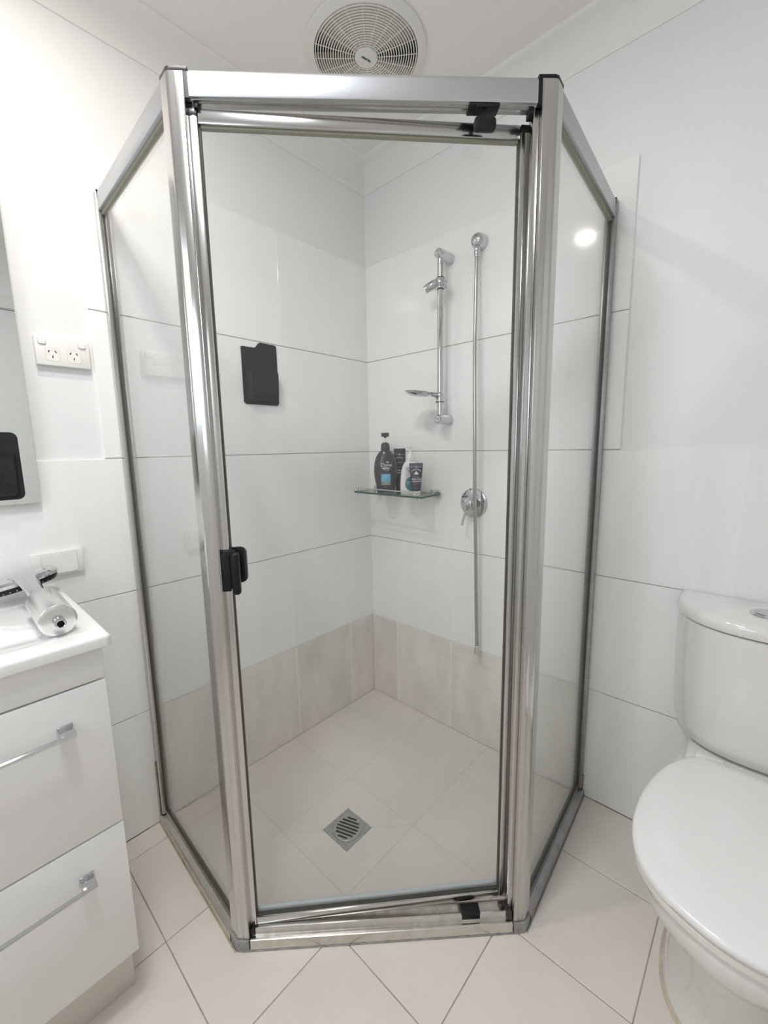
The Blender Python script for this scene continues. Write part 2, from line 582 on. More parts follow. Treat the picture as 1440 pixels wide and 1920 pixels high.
def tile_wall(wall, T, cols, tall_cols, end, panel):
    # grout bed behind the tiles, slightly recessed from their faces
    def slab(a0, a1, b0, b1, m, nm, dep):
        bm = mk(a0, a1, b0, b1, -TH, -dep)
        bmesh.ops.transform(bm, matrix=T, verts=bm.verts[:])
        obj(nm, bm, m, wall, smooth=False)
    slab(0, cols[tall_cols] - 0.004, 0.402, 1.998, M_GROUT, 'grout_bed', 0.0013)
    slab(0, cols[tall_cols] - 0.004, 0.0, 0.402, M_WGROUT, 'grout_bed', 0.0004)
    slab(cols[tall_cols] - 0.004, end, 0.0, 1.198, M_GROUT, 'grout_bed', 0.0013)
    for r in range(5):
        for c in range(len(cols) - 1):
            if r >= 3 and c >= tall_cols: continue
            a0, a1 = cols[c], cols[c + 1]
            if a0 >= end: continue
            m = M_STONE if (r == 0 and c < tall_cols) else M_TILE
            if r == 0 and a0 < panel < a1:      # the stone row stops behind the side panel
                rect_tile('wall_tile', panel, a1 + 0.0016, ROWS[r], ROWS[r + 1], T, M_TILE, wall, TH)
                a1 = panel
            a0 = -0.0024 if c == 0 else a0
            tr = -0.0009 if m is M_STONE else 0.0016      # the stone tiles have wide pale joints
            rect_tile('wall_tile', a0 - tr, min(a1, end) + tr, ROWS[r], ROWS[r + 1], T, m, wall, TH)


tile_wall(wall_left, TLW, [0, 0.154, 0.460, 0.765, 1.071, 1.376, 1.682, 1.988, 2.294, 2.35], 4, -XL, 1.020)
tile_wall(wall_right, TRW, [0, 0.159, 0.459, 0.756, 1.055, 1.356, 1.656, 1.956, 2.10], 4, -YB, 1.000)

# ------------------------------------------------------------------ floor tiles
A = Vector((-1.047, -0.535, 0))
SQ = math.sqrt(0.5)
U = Vector((SQ, -SQ, 0))
W = Vector((SQ, SQ, 0))
B = A + U * 0.715
WL = Vector((-1.030, 0.0, 0))
WR = Vector((0.0, -1.010, 0))
SL = (WL - A).normalized(); NL = Vector((SL.y, -SL.x, 0))          # inward normal of the left side panel
SR = (WR - B).normalized(); NR = Vector((-SR.y, SR.x, 0))
MARG = 0.022
# the shower's inner area as half planes (point, inward normal)
HP = [((A + W * MARG)[:2], W[:2]), ((A + NL * MARG)[:2], NL[:2]), ((B + NR * MARG)[:2], NR[:2])]

TF = basis((0, 0, 0), (1, 0, 0), (0, 1, 0), (0, 0, 1))


def grid(lo, hi, base, step):
    k = math.floor((lo - base) / step)
    g = []
    while base + k * step < hi:
        v = base + k * step
        g.append(min(max(v, lo), hi))
        k += 1
    g.append(hi)
    out = [g[0]]
    for v in g[1:]:
        if v - out[-1] > 0.004: out.append(v)
    return out


gx = grid(XL, 0.0, -0.2545, 0.3015)
gy = grid(YB, 0.0, -0.079, 0.3018)
for i in range(len(gx) - 1):
    for j in range(len(gy) - 1):
        R = [(gx[i], gy[j]), (gx[i + 1], gy[j]), (gx[i + 1], gy[j + 1]), (gx[i], gy[j + 1])]
        inn = R
        for p, n in HP: inn = clip(inn, p, n) if len(inn) > 2 else []
        full = abs(area(R))
        ia = abs(area(inn)) if len(inn) > 2 else 0
        if ia > full * 0.999: continue
        if ia < 1e-5:
            rect_tile('floor_tile', gx[i], gx[i + 1], gy[j], gy[j + 1], TF, M_FLOOR, floor, 0.0022)
            continue
        bm = bmesh.new()
        bm.faces.new([bm.verts.new((p[0], p[1], 0)) for p in R])
        for p, n in HP:
            bmesh.ops.bisect_plane(bm, geom=bm.verts[:] + bm.edges[:] + bm.faces[:], plane_co=(p[0], p[1], 0), plane_no=(n[0], n[1], 0), dist=1e-6)
        gone = [f for f in bm.faces if all((f.calc_center_median().x - p[0]) * n[0] + (f.calc_center_median().y - p[1]) * n[1] > 0 for p, n in HP)]
        bmesh.ops.delete(bm, geom=gone, context='FACES')
        bmesh.ops.dissolve_faces(bm, faces=bm.faces[:], use_verts=False)
        obj('floor_tile', tile_bm(None, 0.0022, None, gap=0.0022, bm=bm), M_FLOOR, floor, smooth=False)
sx = [-1.086, -0.787, -0.4895, -0.192, 0.0]
sy = [-1.24, -0.94, -0.641, -0.334, -0.032, 0.0]
for i in range(len(sx) - 1):
    for j in range(len(sy) - 1):
        R = [(sx[i], sy[j]), (sx[i + 1], sy[j]), (sx[i + 1], sy[j + 1]), (sx[i], sy[j + 1])]
        for p, n in HP: R = clip(R, p, n) if len(R) > 2 else []
        if len(R) < 3 or abs(area(R)) < 2e-5: continue
        parts = [R]
        if i == 1 and j == 2:      # the waste tile is cut to fall towards the drain
            d = (0.7071, 0.7071)
            q = (-0.585, -0.541)
            nd = (0.6993, 0.7149)
            parts = [clip(R, q, nd), clip(R, q, (-nd[0], -nd[1]))]
        for P_ in parts:
            obj('floor_tile', tile_bm([P_], 0.0022, None, gap=0.0026), M_FLOOR, floor, smooth=False)

bm = bmesh.new()
f_ = [(0.0, 0.0), (WL.x + MARG, 0.0), tuple((A + NL * MARG + W * 0.004)[:2]), tuple((B + NR * MARG + W * 0.004)[:2]), (0.0, WR.y + MARG)]
prism(bm, f_, -0.0021, -0.0009)
obj('shower_grout', bm, mat('shower_floor_grout', (0.66, 0.62, 0.565), 0.8), floor, smooth=False)

# ------------------------------------------------------------------ shower enclosure
enc = thing('shower_enclosure', 'neo-angle aluminium framed glass shower enclosure with a pivot door, in the tiled corner',
            'shower', (-0.55, -0.55, 0.0))


def fb(P, d, n, s0, s1, o0, o1, z0, z1, bev=0.0, seg=2):
    """box along direction d from P; o = distance inward along n"""
    return mk(s0, s1, o0, o1, z0, z1, bev, seg, T=basis(P, d, n, (0, 0, 1)))


def fbadd(bm, P, d, n, s0, s1, o0, o1, z0, z1, bev=0.0, seg=2):
    return box(bm, s0, s1, o0, o1, z0, z1, bev, seg, T=basis(P, d, n, (0, 0, 1)))


ZT = 1.897          # top of the frame
ZH = 1.850          # underside of the header


def post(C, dirF, nF, dirS, nS, wf, ws, dep, z0, z1, inset=0.0, r=0.011):
    """corner post: two flat faces meeting at a rounded outer corner C"""
    C = Vector(C) + (nF + nS).normalized() * inset
    a = C + dirF * wf
    b = C + dirS * ws
    ai = a + nF * dep
    bi = b + nS * dep
    # intersection of the two inner lines
    P0, D0, P1, D1 = ai, -dirF, bi, -dirS
    den = D0.x * D1.y - D0.y * D1.x
    t = ((P1.x - P0.x) * D1.y - (P1.y - P0.y) * D1.x) / den
    I = P0 + D0 * t
    # round corner C
    ang = dirF.angle(dirS)
    tl = r / math.tan(ang / 2)
    p1, p2 = C + dirF * tl, C + dirS * tl
    cen = C + (dirF + dirS).normalized() * (r / math.sin(ang / 2))
    arc = []
    for k in range(6):
        v = (p1 + (p2 - p1) * k / 5) - cen
        arc.append(cen + v.normalized() * r)
    poly = [ai, a] + arc + [b, bi, I]
    # fine grooves on the front face and on the side face
    def groove(x, d, n): return [x - d * 0.0008, x + n * 0.0012, x + d * 0.0008]
    return [(p.x, p.y) for p in poly]


for C, dF, dS, nS, ws in ((A, U, SL, NL, 0.030), (B, -U, SR, NR, 0.030)):
    poly = post(C, dF, W, dS, nS, 0.029, ws, 0.030, 0, 0)
    o = obj('corner_post', prism(bmesh.new(), poly, 0.031, ZT - 0.006), M_ALU, enc, angle=28)
    # raised bead on the front face of the post and the narrower jamb behind it
    bm = fb(C, dF, W, 0.0135, 0.0275, -0.0022, 0.0005, 0.034, ZT - 0.008, 0.001)
    obj('post_bead', bm, M_ALU, o)
    bm = fb(C, dF, W, 0.029, 0.041, 0.012, 0.034, 0.036, ZH - 0.002, 0.0015)
    obj('door_jamb', bm, M_ALU, enc)
    capp = post(C, dF, W, dS, nS, 0.037, ws + 0.003, 0.031, 0, 0)
    bm = prism(bmesh.new(), capp, ZT - 0.006, ZT + 0.001, 0.001, 1)
    fbadd(bm, C, dF, W, 0.029, 0.037, 0.001, 0.030, ZH - 0.001, ZT - 0.006)
    fbadd(bm, C, dS, nS, ws, ws + 0.003, 0.001, 0.028, ZH - 0.001, ZT - 0.006)
    obj('post_cap', bm, M_BROWNBLK if C is A else M_BLACK, enc, label='dark plastic cap')
    # grey moulded corner of the sill
    bp = post(C, dF, W, dS, nS, 0.030, 0.030, 0.045, 0, 0, inset=-0.005, r=0.014)
    obj('sill_corner', prism(bmesh.new(), bp, 0.0, 0.030, 0.0025, 2), M_GREYPL, enc, label='grey plastic sill corner')

# header over the door: rounded outer face
hp = [(0.0, ZH + 0.004), (0.001, ZH + 0.001), (0.004, ZH), (0.030, ZH), (0.032, ZH + 0.002), (0.032, ZT - 0.001), (0.026, ZT)]
for k in range(6):
    a = PI / 2 * k / 5
    hp.append((0.012 - 0.012 * math.sin(a), ZT - 0.012 + 0.012 * math.cos(a)))
bm = bmesh.new()
rings = []
for u in (0.0372, 0.6778):
    rings.append([A + U * u + W * o + Vector((0, 0, z)) for o, z in hp])
ring_loft(bm, rings)
obj('header_rail', bm, M_ALUH, enc, angle=28)
bm = fb(A, U, W, 0.0372, 0.6778, 0.013, 0.019, ZH - 0.0022, ZH + 0.001)
fbadd(bm, A, U, W, 0.0372, 0.6778, 0.006, 0.008, ZH - 0.0012, ZH + 0.001)
obj('header_track', bm, M_ALUW, enc)
for u in (0.041, 0.666):
    obj('header_stop', fb(A, U, W, u, u + 0.008, 0.008, 0.030, ZH - 0.012, ZH - 0.0005, 0.001), M_BLACK, enc, label='black rubber stop')

# front sill: low lip, then the stepped door channel
bm = bmesh.new()
sp = [(-0.004, 0.0), (-0.004, 0.0265), (-0.0028, 0.0292), (-0.0005, 0.0302), (0.0050, 0.0302), (0.0080, 0.0290), (0.0085, 0.0300), (0.0085, 0.0475), (0.0098, 0.0495), (0.0130, 0.0497), (0.0136, 0.0490), (0.0140, 0.036),
      (0.036, 0.036), (0.0365, 0.049), (0.040, 0.049), (0.041, 0.0)]
ring_loft(bm, [[A + U * u + W * o + Vector((0, 0, z)) for o, z in sp] for u in (0.0315, 0.6835)])
obj('front_sill', bm, M_ALUW, enc, angle=28)
bm = fb(A, U, W, 0.0300, 0.0420, 0.006, 0.036, 0.0305, 0.051, 0.002)
obj('sill_stop', bm, M_BLACK, enc, label='black rubber sill stop')
bm = fb(A, U, W, 0.6690, 0.6850, 0.004, 0.036, 0.0305, 0.052, 0.003)
fbadd(bm, A, U, W, 0.660, 0.670, 0.022, 0.035, 0.037, 0.050, 0.003)
obj('sill_stop', bm, M_BROWNBLK, enc, label='dark brown rubber sill stop')

# side panels
for side, C, d, n, P in (('left', A, SL, NL, WL), ('right', B, SR, NR, WR)):
    L = (P - C).length
    obj('side_top_rail', fb(C, d, n, 0.0334, L - 0.022, 0.002, 0.028, ZH, ZT - 0.003, 0.0025), M_ALUH, enc)
    obj('wall_channel', fb(C, d, n, L - 0.021, L - 0.0005, 0.000, 0.030, 0.034, ZT + 0.004, 0.003), M_ALU if side == 'left' else M_GREYALU, enc)
    obj('channel_cap', fb(C, d, n, L - 0.024, L - 0.0215, 0.001, 0.010, ZT - 0.014, ZT + 0.003), M_BLACK, enc, label='small black plastic cap')
    bm = bmesh.new()
    s1 = L - 0.001
    lip = [(-0.006, 0.0), (-0.006, 0.020), (-0.002, 0.027), (0.010, 0.031), (0.0105, 0.042), (0.013, 0.046), (0.024, 0.046), (0.026, 0.0)]
    ring_loft(bm, [[C + d * s + n * o + Vector((0, 0, z)) for o, z in lip] for s in (0.030, s1)])
    obj('side_sill', bm, M_ALUW if side == 'left' else M_GREYALU, enc, angle=28)
    obj('side_glass', fb(C, d, n, 0.027, L - 0.012, 0.0135, 0.0185, 0.044, ZH + 0.004), M_GLASS, enc, smooth=False, label='clear fixed glass side panel')
    bm = fb(C, d, n, 0.0300, L - 0.021, 0.0105, 0.0215, ZH - 0.008, ZH - 0.0002)
    obj('glazing_gasket', bm, M_SEALC, enc, label='olive rubber glazing gasket')
    bm = fb(C, d, n, L - 0.0238, L - 0.0210, 0.0105, 0.0215, 0.046, ZH - 0.008)
    fbadd(bm, C, d, n, 0.0300, L - 0.021, 0.0105, 0.0215, 0.0458, 0.0495)
    obj('glazing_gasket', bm, M_DSEAL, enc, label='dark rubber glazing gasket')
    obj('wall_sealant', fb(C, d, n, L - 0.009, L - 0.0002, -0.0035, -0.0002, 0.002, 0.22 if side == 'left' else 0.08, 0.0012), M_SILIC, enc,
        label='brown stained bead of silicone')
    obj('floor_sealant', fb(C, d, n, 0.0, L, -0.0085, -0.0058, 0.0, 0.004, 0.0012), M_SILIC if side == 'left' else M_GREYPL, enc,
        label='grimy bead of silicone')
obj('floor_sealant', fb(A, U, W, 0.01, 0.705, -0.0058, -0.0038, 0.0, 0.0035, 0.001), M_GREYPL, enc, label='grimy bead of silicone')

# pivot door, standing a few degrees open: left edge out, right edge in
th = math.atan(0.0450)
DU = (U * math.cos(th) + W * math.sin(th)).normalized()
DW = Vector((-DU.y, DU.x, 0))
DO = A + U * 0.0245 + W * 0.0115
DL = 0.6545
DZ0, DZ1 = 0.0535, 1.841
bm = bmesh.new()
SW = 0.0205
for s0, s1 in ((0.0, SW), (DL - 0.0175, DL)):
    fbadd(bm, DO, DU, DW, s0, s1, 0.0, 0.020, DZ0 + 0.002, DZ1 - 0.012, 0.0022)
fbadd(bm, DO, DU, DW, SW, DL - 0.0175, 0.001, 0.019, DZ1 - 0.025, DZ1, 0.0022)
fbadd(bm, DO, DU, DW, SW, DL - 0.0175, 0.001, 0.019, DZ0, DZ0 + 0.020, 0.0022)
dr = obj('door', bm, M_ALU, enc, label='pivot door standing slightly ajar')
obj('door_glass', fb(DO, DU, DW, SW - 0.004, DL - 0.0135, 0.0085, 0.0135, DZ0 + 0.018, DZ1 - 0.022), M_GLASS, dr, smooth=False, label='clear glass door panel')
bm = fb(DO, DU, DW, SW, SW + 0.0022, 0.0070, 0.0150, DZ0 + 0.020, DZ1 - 0.025)
fbadd(bm, DO, DU, DW, DL - 0.0197, DL - 0.0175, 0.0070, 0.0150, DZ0 + 0.020, DZ1 - 0.025)
obj('glazing_gasket', bm, M_DSEAL, dr)
obj('glazing_gasket', fb(DO, DU, DW, SW + 0.003, DL - 0.0205, 0.0065, 0.0155, DZ1 - 0.0290, DZ1 - 0.0252), M_SEALC, dr)
obj('glazing_gasket', fb(DO, DU, DW, SW + 0.003, DL - 0.0205, 0.0070, 0.0150, DZ0 + 0.0201, DZ0 + 0.0240), M_DSEAL, dr)
obj('bottom_sweep', fb(DO, DU, DW, SW + 0.003, DL - 0.0205, 0.0135, 0.020, DZ0 + 0.022, DZ0 + 0.036, 0.002), M_SWEEP, dr, label='clear vinyl strip inside the glass')
for s in (0.0, DL - 0.0175):
    wd = SW if s == 0 else 0.0175
    obj('end_cap', fb(DO, DU, DW, s + 0.0006, s + wd - 0.0006, -0.0004, 0.0195, DZ1 - 0.013, DZ1, 0.0008), M_BROWNBLK if s == 0 else M_BLACK, dr, label='square dark end cap')
obj('end_cap', fb(DO, DU, DW, 0.001, SW, 0.001, 0.019, DZ0 - 0.001, DZ0 + 0.0025), M_BLACK, dr, label='square dark end cap')
obj('jamb_seal', fb(DO, DU, DW, DL + 0.0002, DL + 0.0028, 0.004, 0.016, DZ0 + 0.004, DZ1 - 0.014), M_DSEAL, dr)
obj('jamb_seal', fb(DO, DU, DW, -0.0030, -0.0002, 0.004, 0.017, DZ0 + 0.004, DZ1 - 0.014), M_DSEAL, dr)
# handle: outer clip around the stile with a finger pull, and the pull inside the glass
bm = fb(DO, DU, DW, -0.002, 0.034, -0.007, 0.0005, 0.922, 1.008, 0.003)
fbadd(bm, DO, DU, DW, 0.0275, 0.0430, -0.021, -0.002, 0.912, 1.004, 0.0060, 3)
fbadd(bm, DO, DU, DW, 0.002, 0.022, -0.010, -0.005, 0.918, 1.000, 0.002)
obj('handle', bm, M_BLACK, dr, label='black plastic handle outside')
T = basis(DO + Vector((0, 0, 0)), DU, (0, 0, 1), -DW)
bm = bmesh.new()
prism(bm, rrect(0.016, 0.050, 0.928, 1.008, 0.012, 5), -0.030, -0.0215, 0.002, 2, T=T)
box(bm, 0.0, 0.026, -0.028, -0.020, 0.945, 1.005, 0.002)
bm2 = bmesh.new()
prism(bm2, rrect(0.016, 0.050, 0.928, 1.008, 0.012, 5), -0.030, -0.0215, 0.002, 2, T=T)
fbadd(bm2, DO, DU, DW, 0.004, 0.026, 0.0205, 0.029, 0.945, 1.008, 0.002)
bm.free()
obj('inner_handle', bm2, M_BLACK, dr, label='black plastic handle inside')
# pivots
bm = fb(A, U, W, 0.549, 0.607, 0.0015, 0.029, ZH - 0.0040, ZH - 0.0003, 0.001)
fbadd(bm, A, U, W, 0.562, 0.596, -0.0005, 0.022, ZH - 0.008, ZH - 0.004, 0.001)
fbadd(bm, A, U, W, 0.5745, 0.5815, 0.004, 0.010, ZH - 0.024, ZH - 0.007)
T = basis(A, U, (0, 0, 1), -W)
prism(bm, rrect(0.559, 0.6005, 1.8055, 1.829, 0.007, 4), -0.012, -0.002, 0.002, 2, T=T)
obj('top_pivot', bm, M_BLACK, enc, label='black plastic top pivot with a thumb knob')
bm = fb(A, U, W, 0.556, 0.604, 0.010, 0.034, 0.0497, 0.0530, 0.001)
fbadd(bm, A, U, W, 0.556, 0.604, 0.0085, 0.0122, 0.034, 0.053, 0.001)
fbadd(bm, A, U, W, 0.560, 0.600, 0.021, 0.033, 0.0365, 0.050, 0.002)
obj('bottom_pivot', bm, M_BLACK, enc, label='black plastic bottom pivot clip')

# ------------------------------------------------------------------ floor drain
dr_ = thing('floor_drain', 'square metal floor waste with a round slotted grate in the shower floor', 'drain', (-0.640, -0.4895, 0.0))
bm = mk(-0.6955, -0.5850, -0.5455, -0.4330, 0.0002, 0.0022, 0.0008, 1)
obj('surround', bm, M_DRAINSQ, dr_)
CD = Vector((-0.640, -0.4895, 0))
ang = math.atan2(0.077, -0.029)


def boolean(bm_a, bm_b):
    ma, mb = bpy.data.meshes.new('a'), bpy.data.meshes.new('b')
    for x in (bm_a, bm_b): bmesh.ops.recalc_face_normals(x, faces=x.faces[:])
    bm_a.to_mesh(ma); bm_b.to_mesh(mb)
    bm_a.free(); bm_b.free()
    oa, ob = bpy.data.objects.new('a', ma), bpy.data.objects.new('b', mb)
    COL.objects.link(oa); COL.objects.link(ob)
    md = oa.modifiers.new('b', 'BOOLEAN'); md.operation = 'DIFFERENCE'; md.solver = 'EXACT'; md.object = ob
    dg = bpy.context.evaluated_depsgraph_get(); dg.update()
    me = bpy.data.meshes.new_from_object(oa.evaluated_get(dg))
    bm = bmesh.new(); bm.from_mesh(me)
    for o in (oa, ob): bpy.data.objects.remove(o)
    for m in (me, ma, mb): bpy.data.meshes.remove(m)
    return bm


cut = bmesh.new()
Rz = Matrix.Translation(CD) @ Matrix.Rotation(ang, 4, 'Z')
for k in range(-3, 4):
    y = k * 0.0116
    h = math.sqrt(max(0.0395 ** 2 - y * y, 0.0001)) - 0.002
    prism(cut, rrect(-h, h, y - 0.0034, y + 0.0034, 0.0033, 3), -0.002, 0.02, T=Rz)
bm = bmesh.new()
lathe(bm, [(0.0475, 0.0024), (0.0475, 0.0040), (0.0465, 0.0046), (0.044, 0.0046)], CD, (0, 0, 1), 40)
obj('grate', boolean(bm, cut), M_STEEL, dr_, smooth=False)
bm = lathe(bmesh.new(), [(0.0455, 0.00225), (0.0455, 0.0024)], CD, (0, 0, 1), 32)
obj('drain_hole', bm, M_SLOT, dr_, smooth=False)
for k in (0.9, 4.05):
    c = CD + Vector((0.0425 * math.cos(k + ang), 0.0425 * math.sin(k + ang), 0))
    obj('grate_screw', lathe(bmesh.new(), [(0.0022, 0.0045), (0.0022, 0.0052), (0.0015, 0.0055)], c, (0, 0, 1), 10), M_CHROME, dr_)

# ------------------------------------------------------------------ slide rail with holder and soap dish
rail = thing('shower_slide_rail', 'chrome vertical shower slide rail with round end brackets on the tiled wall', 'shower rail', (0.0, -0.441, 1.32))
RX, RY = -0.060, -0.441
obj('rail_tube', tube(bmesh.new(), [(RX, RY, 1.318), (RX, RY, 1.912)], 0.0115, 20), M_CHROME, rail)
for z in (1.322, 1.908):
    bm = lathe(bmesh.new(), [(0.021, 0.0), (0.0215, 0.002), (0.0195, 0.030), (0.0185, 0.055), (0.0180, 0.068), (0.0165, 0.075), (0.012, 0.079), (0.0118, 0.0775),
                             (0.006, 0.0775), (0.0055, 0.080), (0.0001, 0.0805)], (-0.0002, RY, z), (-1, 0, 0), 28)
    obj('end_bracket', bm, M_CHROME, rail)
# sliding handset holder
bm = lathe(bmesh.new(), [(0.0125, -0.020), (0.0195, -0.017), (0.0215, -0.006), (0.0215, 0.006), (0.0195, 0.017), (0.0125, 0.020)], (RX, RY, 1.808), (0, 0, 1), 24)
tube(bm, [(RX + 0.012, RY - 0.020, 1.803), (RX, RY - 0.002, 1.806), (RX - 0.014, RY + 0.020, 1.806), (RX - 0.024, RY + 0.038, 1.797), (RX - 0.030, RY + 0.048, 1.790)],
     [0.013, 0.0185, 0.0175, 0.0150, 0.0145], 16)
hd = obj('handset_holder', bm, M_CHROME, rail)
bm = lathe(bmesh.new(), [(0.0105, 0), (0.0115, 0.003), (0.0115, 0.006), (0.009, 0.009), (0.0001, 0.0095)], (RX - 0.0215, RY + 0.008, 1.806), (-0.95, -0.1, 0.1), 18)
obj('clamp_knob', bm, M_CHROME, hd)
for z in (1.7865, 1.8285):
    obj('bushing', lathe(bmesh.new(), [(0.0128, 0), (0.0128, 0.002)], (RX, RY, z), (0, 0, 1), 20), M_BLACK, hd, label='black bushing')
# soap dish clipped on the rail
dish = thing('soap_dish', 'shallow round chrome soap dish clipped to the lower part of the shower rail', 'soap dish', (RX, RY, 1.39))
dc = Vector((-0.128, -0.392, 1.4185))
ax = Vector((0.06, -0.10, 1)).normalized()
bm = lathe(bmesh.new(), [(0.004, -0.014), (0.030, -0.0115), (0.046, -0.005), (0.0545, 0.002), (0.0555, 0.0035), (0.0535, 0.0035), (0.044, -0.0025), (0.028, -0.009), (0.004, -0.0115)], dc, ax, 40)
obj('dish', bm, M_CHROME, dish)
bm = lathe(bmesh.new(), [(0.0118, -0.018), (0.0165, -0.018), (0.0165, 0.004), (0.014, 0.014), (0.0118, 0.016)], (RX, RY, 1.405), (0, 0, 1), 22, hollow=True)
tube(bm, [(RX - 0.0125, RY + 0.010, 1.411), (RX - 0.030, RY + 0.022, 1.416)], [0.010, 0.008], 12)
obj('clip', bm, M_CHROME, dish)
obj('bushing', lathe(bmesh.new(), [(0.0118, 0), (0.0170, 0), (0.0170, 0.0025), (0.0118, 0.0025)], (RX, RY, 1.3845), (0, 0, 1), 22, hollow=True), M_BLACK, dish, label='black rubber ring')

# ------------------------------------------------------------------ wall outlet and hose
outl = thing('shower_outlet_elbow', 'round chrome wall outlet elbow above the hanging hose', 'wall outlet', (0.0, -0.572, 1.925))
bm = lathe(bmesh.new(), [(0.0275, 0.0), (0.028, 0.003), (0.0265, 0.016), (0.024, 0.028), (0.020, 0.036), (0.013, 0.040), (0.0001, 0.0415)], (-0.0002, -0.572, 1.925), (-1, 0, 0), 30)
obj('body', bm, M_CHROME, outl)
bm = lathe(bmesh.new(), [(0.0105, 0.0), (0.0115, 0.006), (0.0105, 0.016), (0.0095, 0.022)], (-0.028, -0.572, 1.902), (0, 0, -1), 18)
obj('spout', bm, M_CHROME, outl)
hose = thing('shower_hose', 'corrugated chrome shower hose hanging down past the mixer tap', 'hose', (-0.028, -0.575, 1.88))
bm = bmesh.new()
pts, rad = [], []
N = 330
for k in range(N + 1):
    t = k / N
    z = 1.872 + (0.437 - 1.872) * t
    b = math.sin(PI * min(1, t * 1.15)) * 0.004
    x = -0.028 - 0.022 * math.sin(min(t * 3, 1) * PI / 2) - b * 0.5 + 0.020 * max(0, t - 0.55) * 2.0
    y = -0.572 - 0.030 * t - b
    pts.append((x, y, z))
    rad.append(0.0064 if k % 2 else 0.0070)
tube(bm, pts, rad, 10)
obj('hose_tube', bm, M_HOSE, hose, angle=80)
bm = lathe(bmesh.new(), [(0.0085, 0), (0.0098, 0.002), (0.0098, 0.026), (0.0085, 0.030)], (-0.028, -0.572, 1.900), (0, 0, -1), 16)
obj('hose_nut', bm, M_CHROME, hose)
px_, py_, pz_ = pts[-1]
bm = lathe(bmesh.new(), [(0.0080, 0.0), (0.0098, 0.004), (0.0112, 0.020), (0.0115, 0.034), (0.009, 0.034), (0.009, 0.020)], (px_, py_, pz_ + 0.002), (0, 0, -1), 18)
obj('hose_nut', bm, M_SATIN, hose)

# ------------------------------------------------------------------ mixer tap
mix = thing('shower_mixer', 'round chrome shower mixer tap with a pin lever on the tiled wall', 'mixer tap', (0.0, -0.560, 1.0))
obj('wall_plate', lathe(bmesh.new(), [(0.0575, 0.0), (0.058, 0.002), (0.056, 0.006), (0.050, 0.0085), (0.028, 0.0105)], (-0.0002, -0.560, 1.0), (-1, 0, 0), 48), M_CHROME, mix)
bm = lathe(bmesh.new(), [(0.0235, 0.009), (0.0235, 0.012), (0.0225, 0.0135)], (0, -0.560, 1.0), (-1, 0, 0), 28)
obj('collar', bm, M_BLACK, mix, label='black shadow collar')
bm = lathe(bmesh.new(), [(0.0225, 0.0125), (0.0235, 0.015), (0.0235, 0.052), (0.0215, 0.057), (0.014, 0.060), (0.0001, 0.0605)], (0, -0.560, 1.0), (-1, 0, 0), 30)
obj('cartridge_cap', bm, M_CHROME, mix)
bm = tube(bmesh.new(), [(-0.042, -0.553, 0.982), (-0.050, -0.546, 0.950), (-0.056, -0.541, 0.918)], [0.0052, 0.0048, 0.0046], 14)
obj('lever', bm, M_CHROME, mix)

# ------------------------------------------------------------------ glass corner shelf
shelf = thing('glass_shelf', 'narrow clear glass shelf with a chrome rail, mounted on the tiled shower wall', 'shelf', (-0.07, -0.22, 1.022))
bm = bmesh.new()
gp = [(-0.012, -0.030), (-0.125, -0.030), (-0.150, -0.046), (-0.150, -0.405), (-0.140, -0.420), (-0.012, -0.415)]
gp = [(-0.010, -0.034), (-0.147, -0.046), (-0.160, -0.428), (-0.010, -0.410)]
prism(bm, gp, 1.0225, 1.0300)
for f in bm.faces:
    f.material_index = 1 if abs(f.normal.z) < 0.5 else 0
obj('glass_plate', bm, [M_SGLASS, M_SEDGE], shelf, smooth=False, label='clear glass plate with a green edge')


def shelf_pt(y, x_in=0.008): return (-0.147 - 0.013 * (-y - 0.046) / 0.382 + x_in, y)


for y in (-0.062, -0.398):
    x, _ = shelf_pt(y, 0.006)
    bm = lathe(bmesh.new(), [(0.0045, -0.010), (0.0065, -0.009), (0.0065, -0.0005)], (x, y, 1.0225), (0, 0, 1), 14)
    lathe(bm, [(0.0060, 0.0005), (0.0060, 0.003), (0.0042, 0.005), (0.0042, 0.013), (0.0058, 0.015), (0.0050, 0.0185), (0.0001, 0.019)], (x, y, 1.0300), (0, 0, 1), 14)
    lathe(bm, [(0.0028, -0.001), (0.0028, 0.009)], (x, y, 1.0222), (0, 0, 1), 10)
    obj('rail_post', bm, M_CHROME, shelf)
x0, _ = shelf_pt(-0.050, 0.006); x1, _ = shelf_pt(-0.418, 0.006)
obj('guard_rail', tube(bmesh.new(), [(x0, -0.050, 1.0440), (x1, -0.418, 1.0440)], 0.0026, 10), M_CHROME, shelf)
for y in (-0.075, -0.392):
    bm = lathe(bmesh.new(), [(0.0175, 0.0), (0.018, 0.002), (0.018, 0.008), (0.0155, 0.010)], (-0.0002, y, 1.0235), (-1, 0, 0), 26)
    lathe(bm, [(0.0085, 0.009), (0.0085, 0.034), (0.0105, 0.036), (0.0105, 0.044), (0.008, 0.046)], (0, y, 1.0370), (-1, 0, 0), 18)
    lathe(bm, [(0.0070, 0.009), (0.0070, 0.034)], (0, y, 1.0155), (-1, 0, 0), 18)
    obj('wall_mount', bm, M_CHROME, shelf)

# ------------------------------------------------------------------ toiletries on the shelf
ZS = 1.0302
ROT = math.atan2(-0.73, 0.68)          # local -Y looks towards the camera's side of the room
HALFPI = PI / 2


def sect(rx, ry, z, n=2.2, seg=36, cx=0.0, cy=0.0):
    P = []
    for k in range(seg):
        a = 2 * PI * k / seg
        c, s = math.cos(a), math.sin(a)
        P.append(Vector((cx + math.copysign(abs(c) ** (2 / n), c) * rx, cy + math.copysign(abs(s) ** (2 / n), s) * ry, z)))
    return P


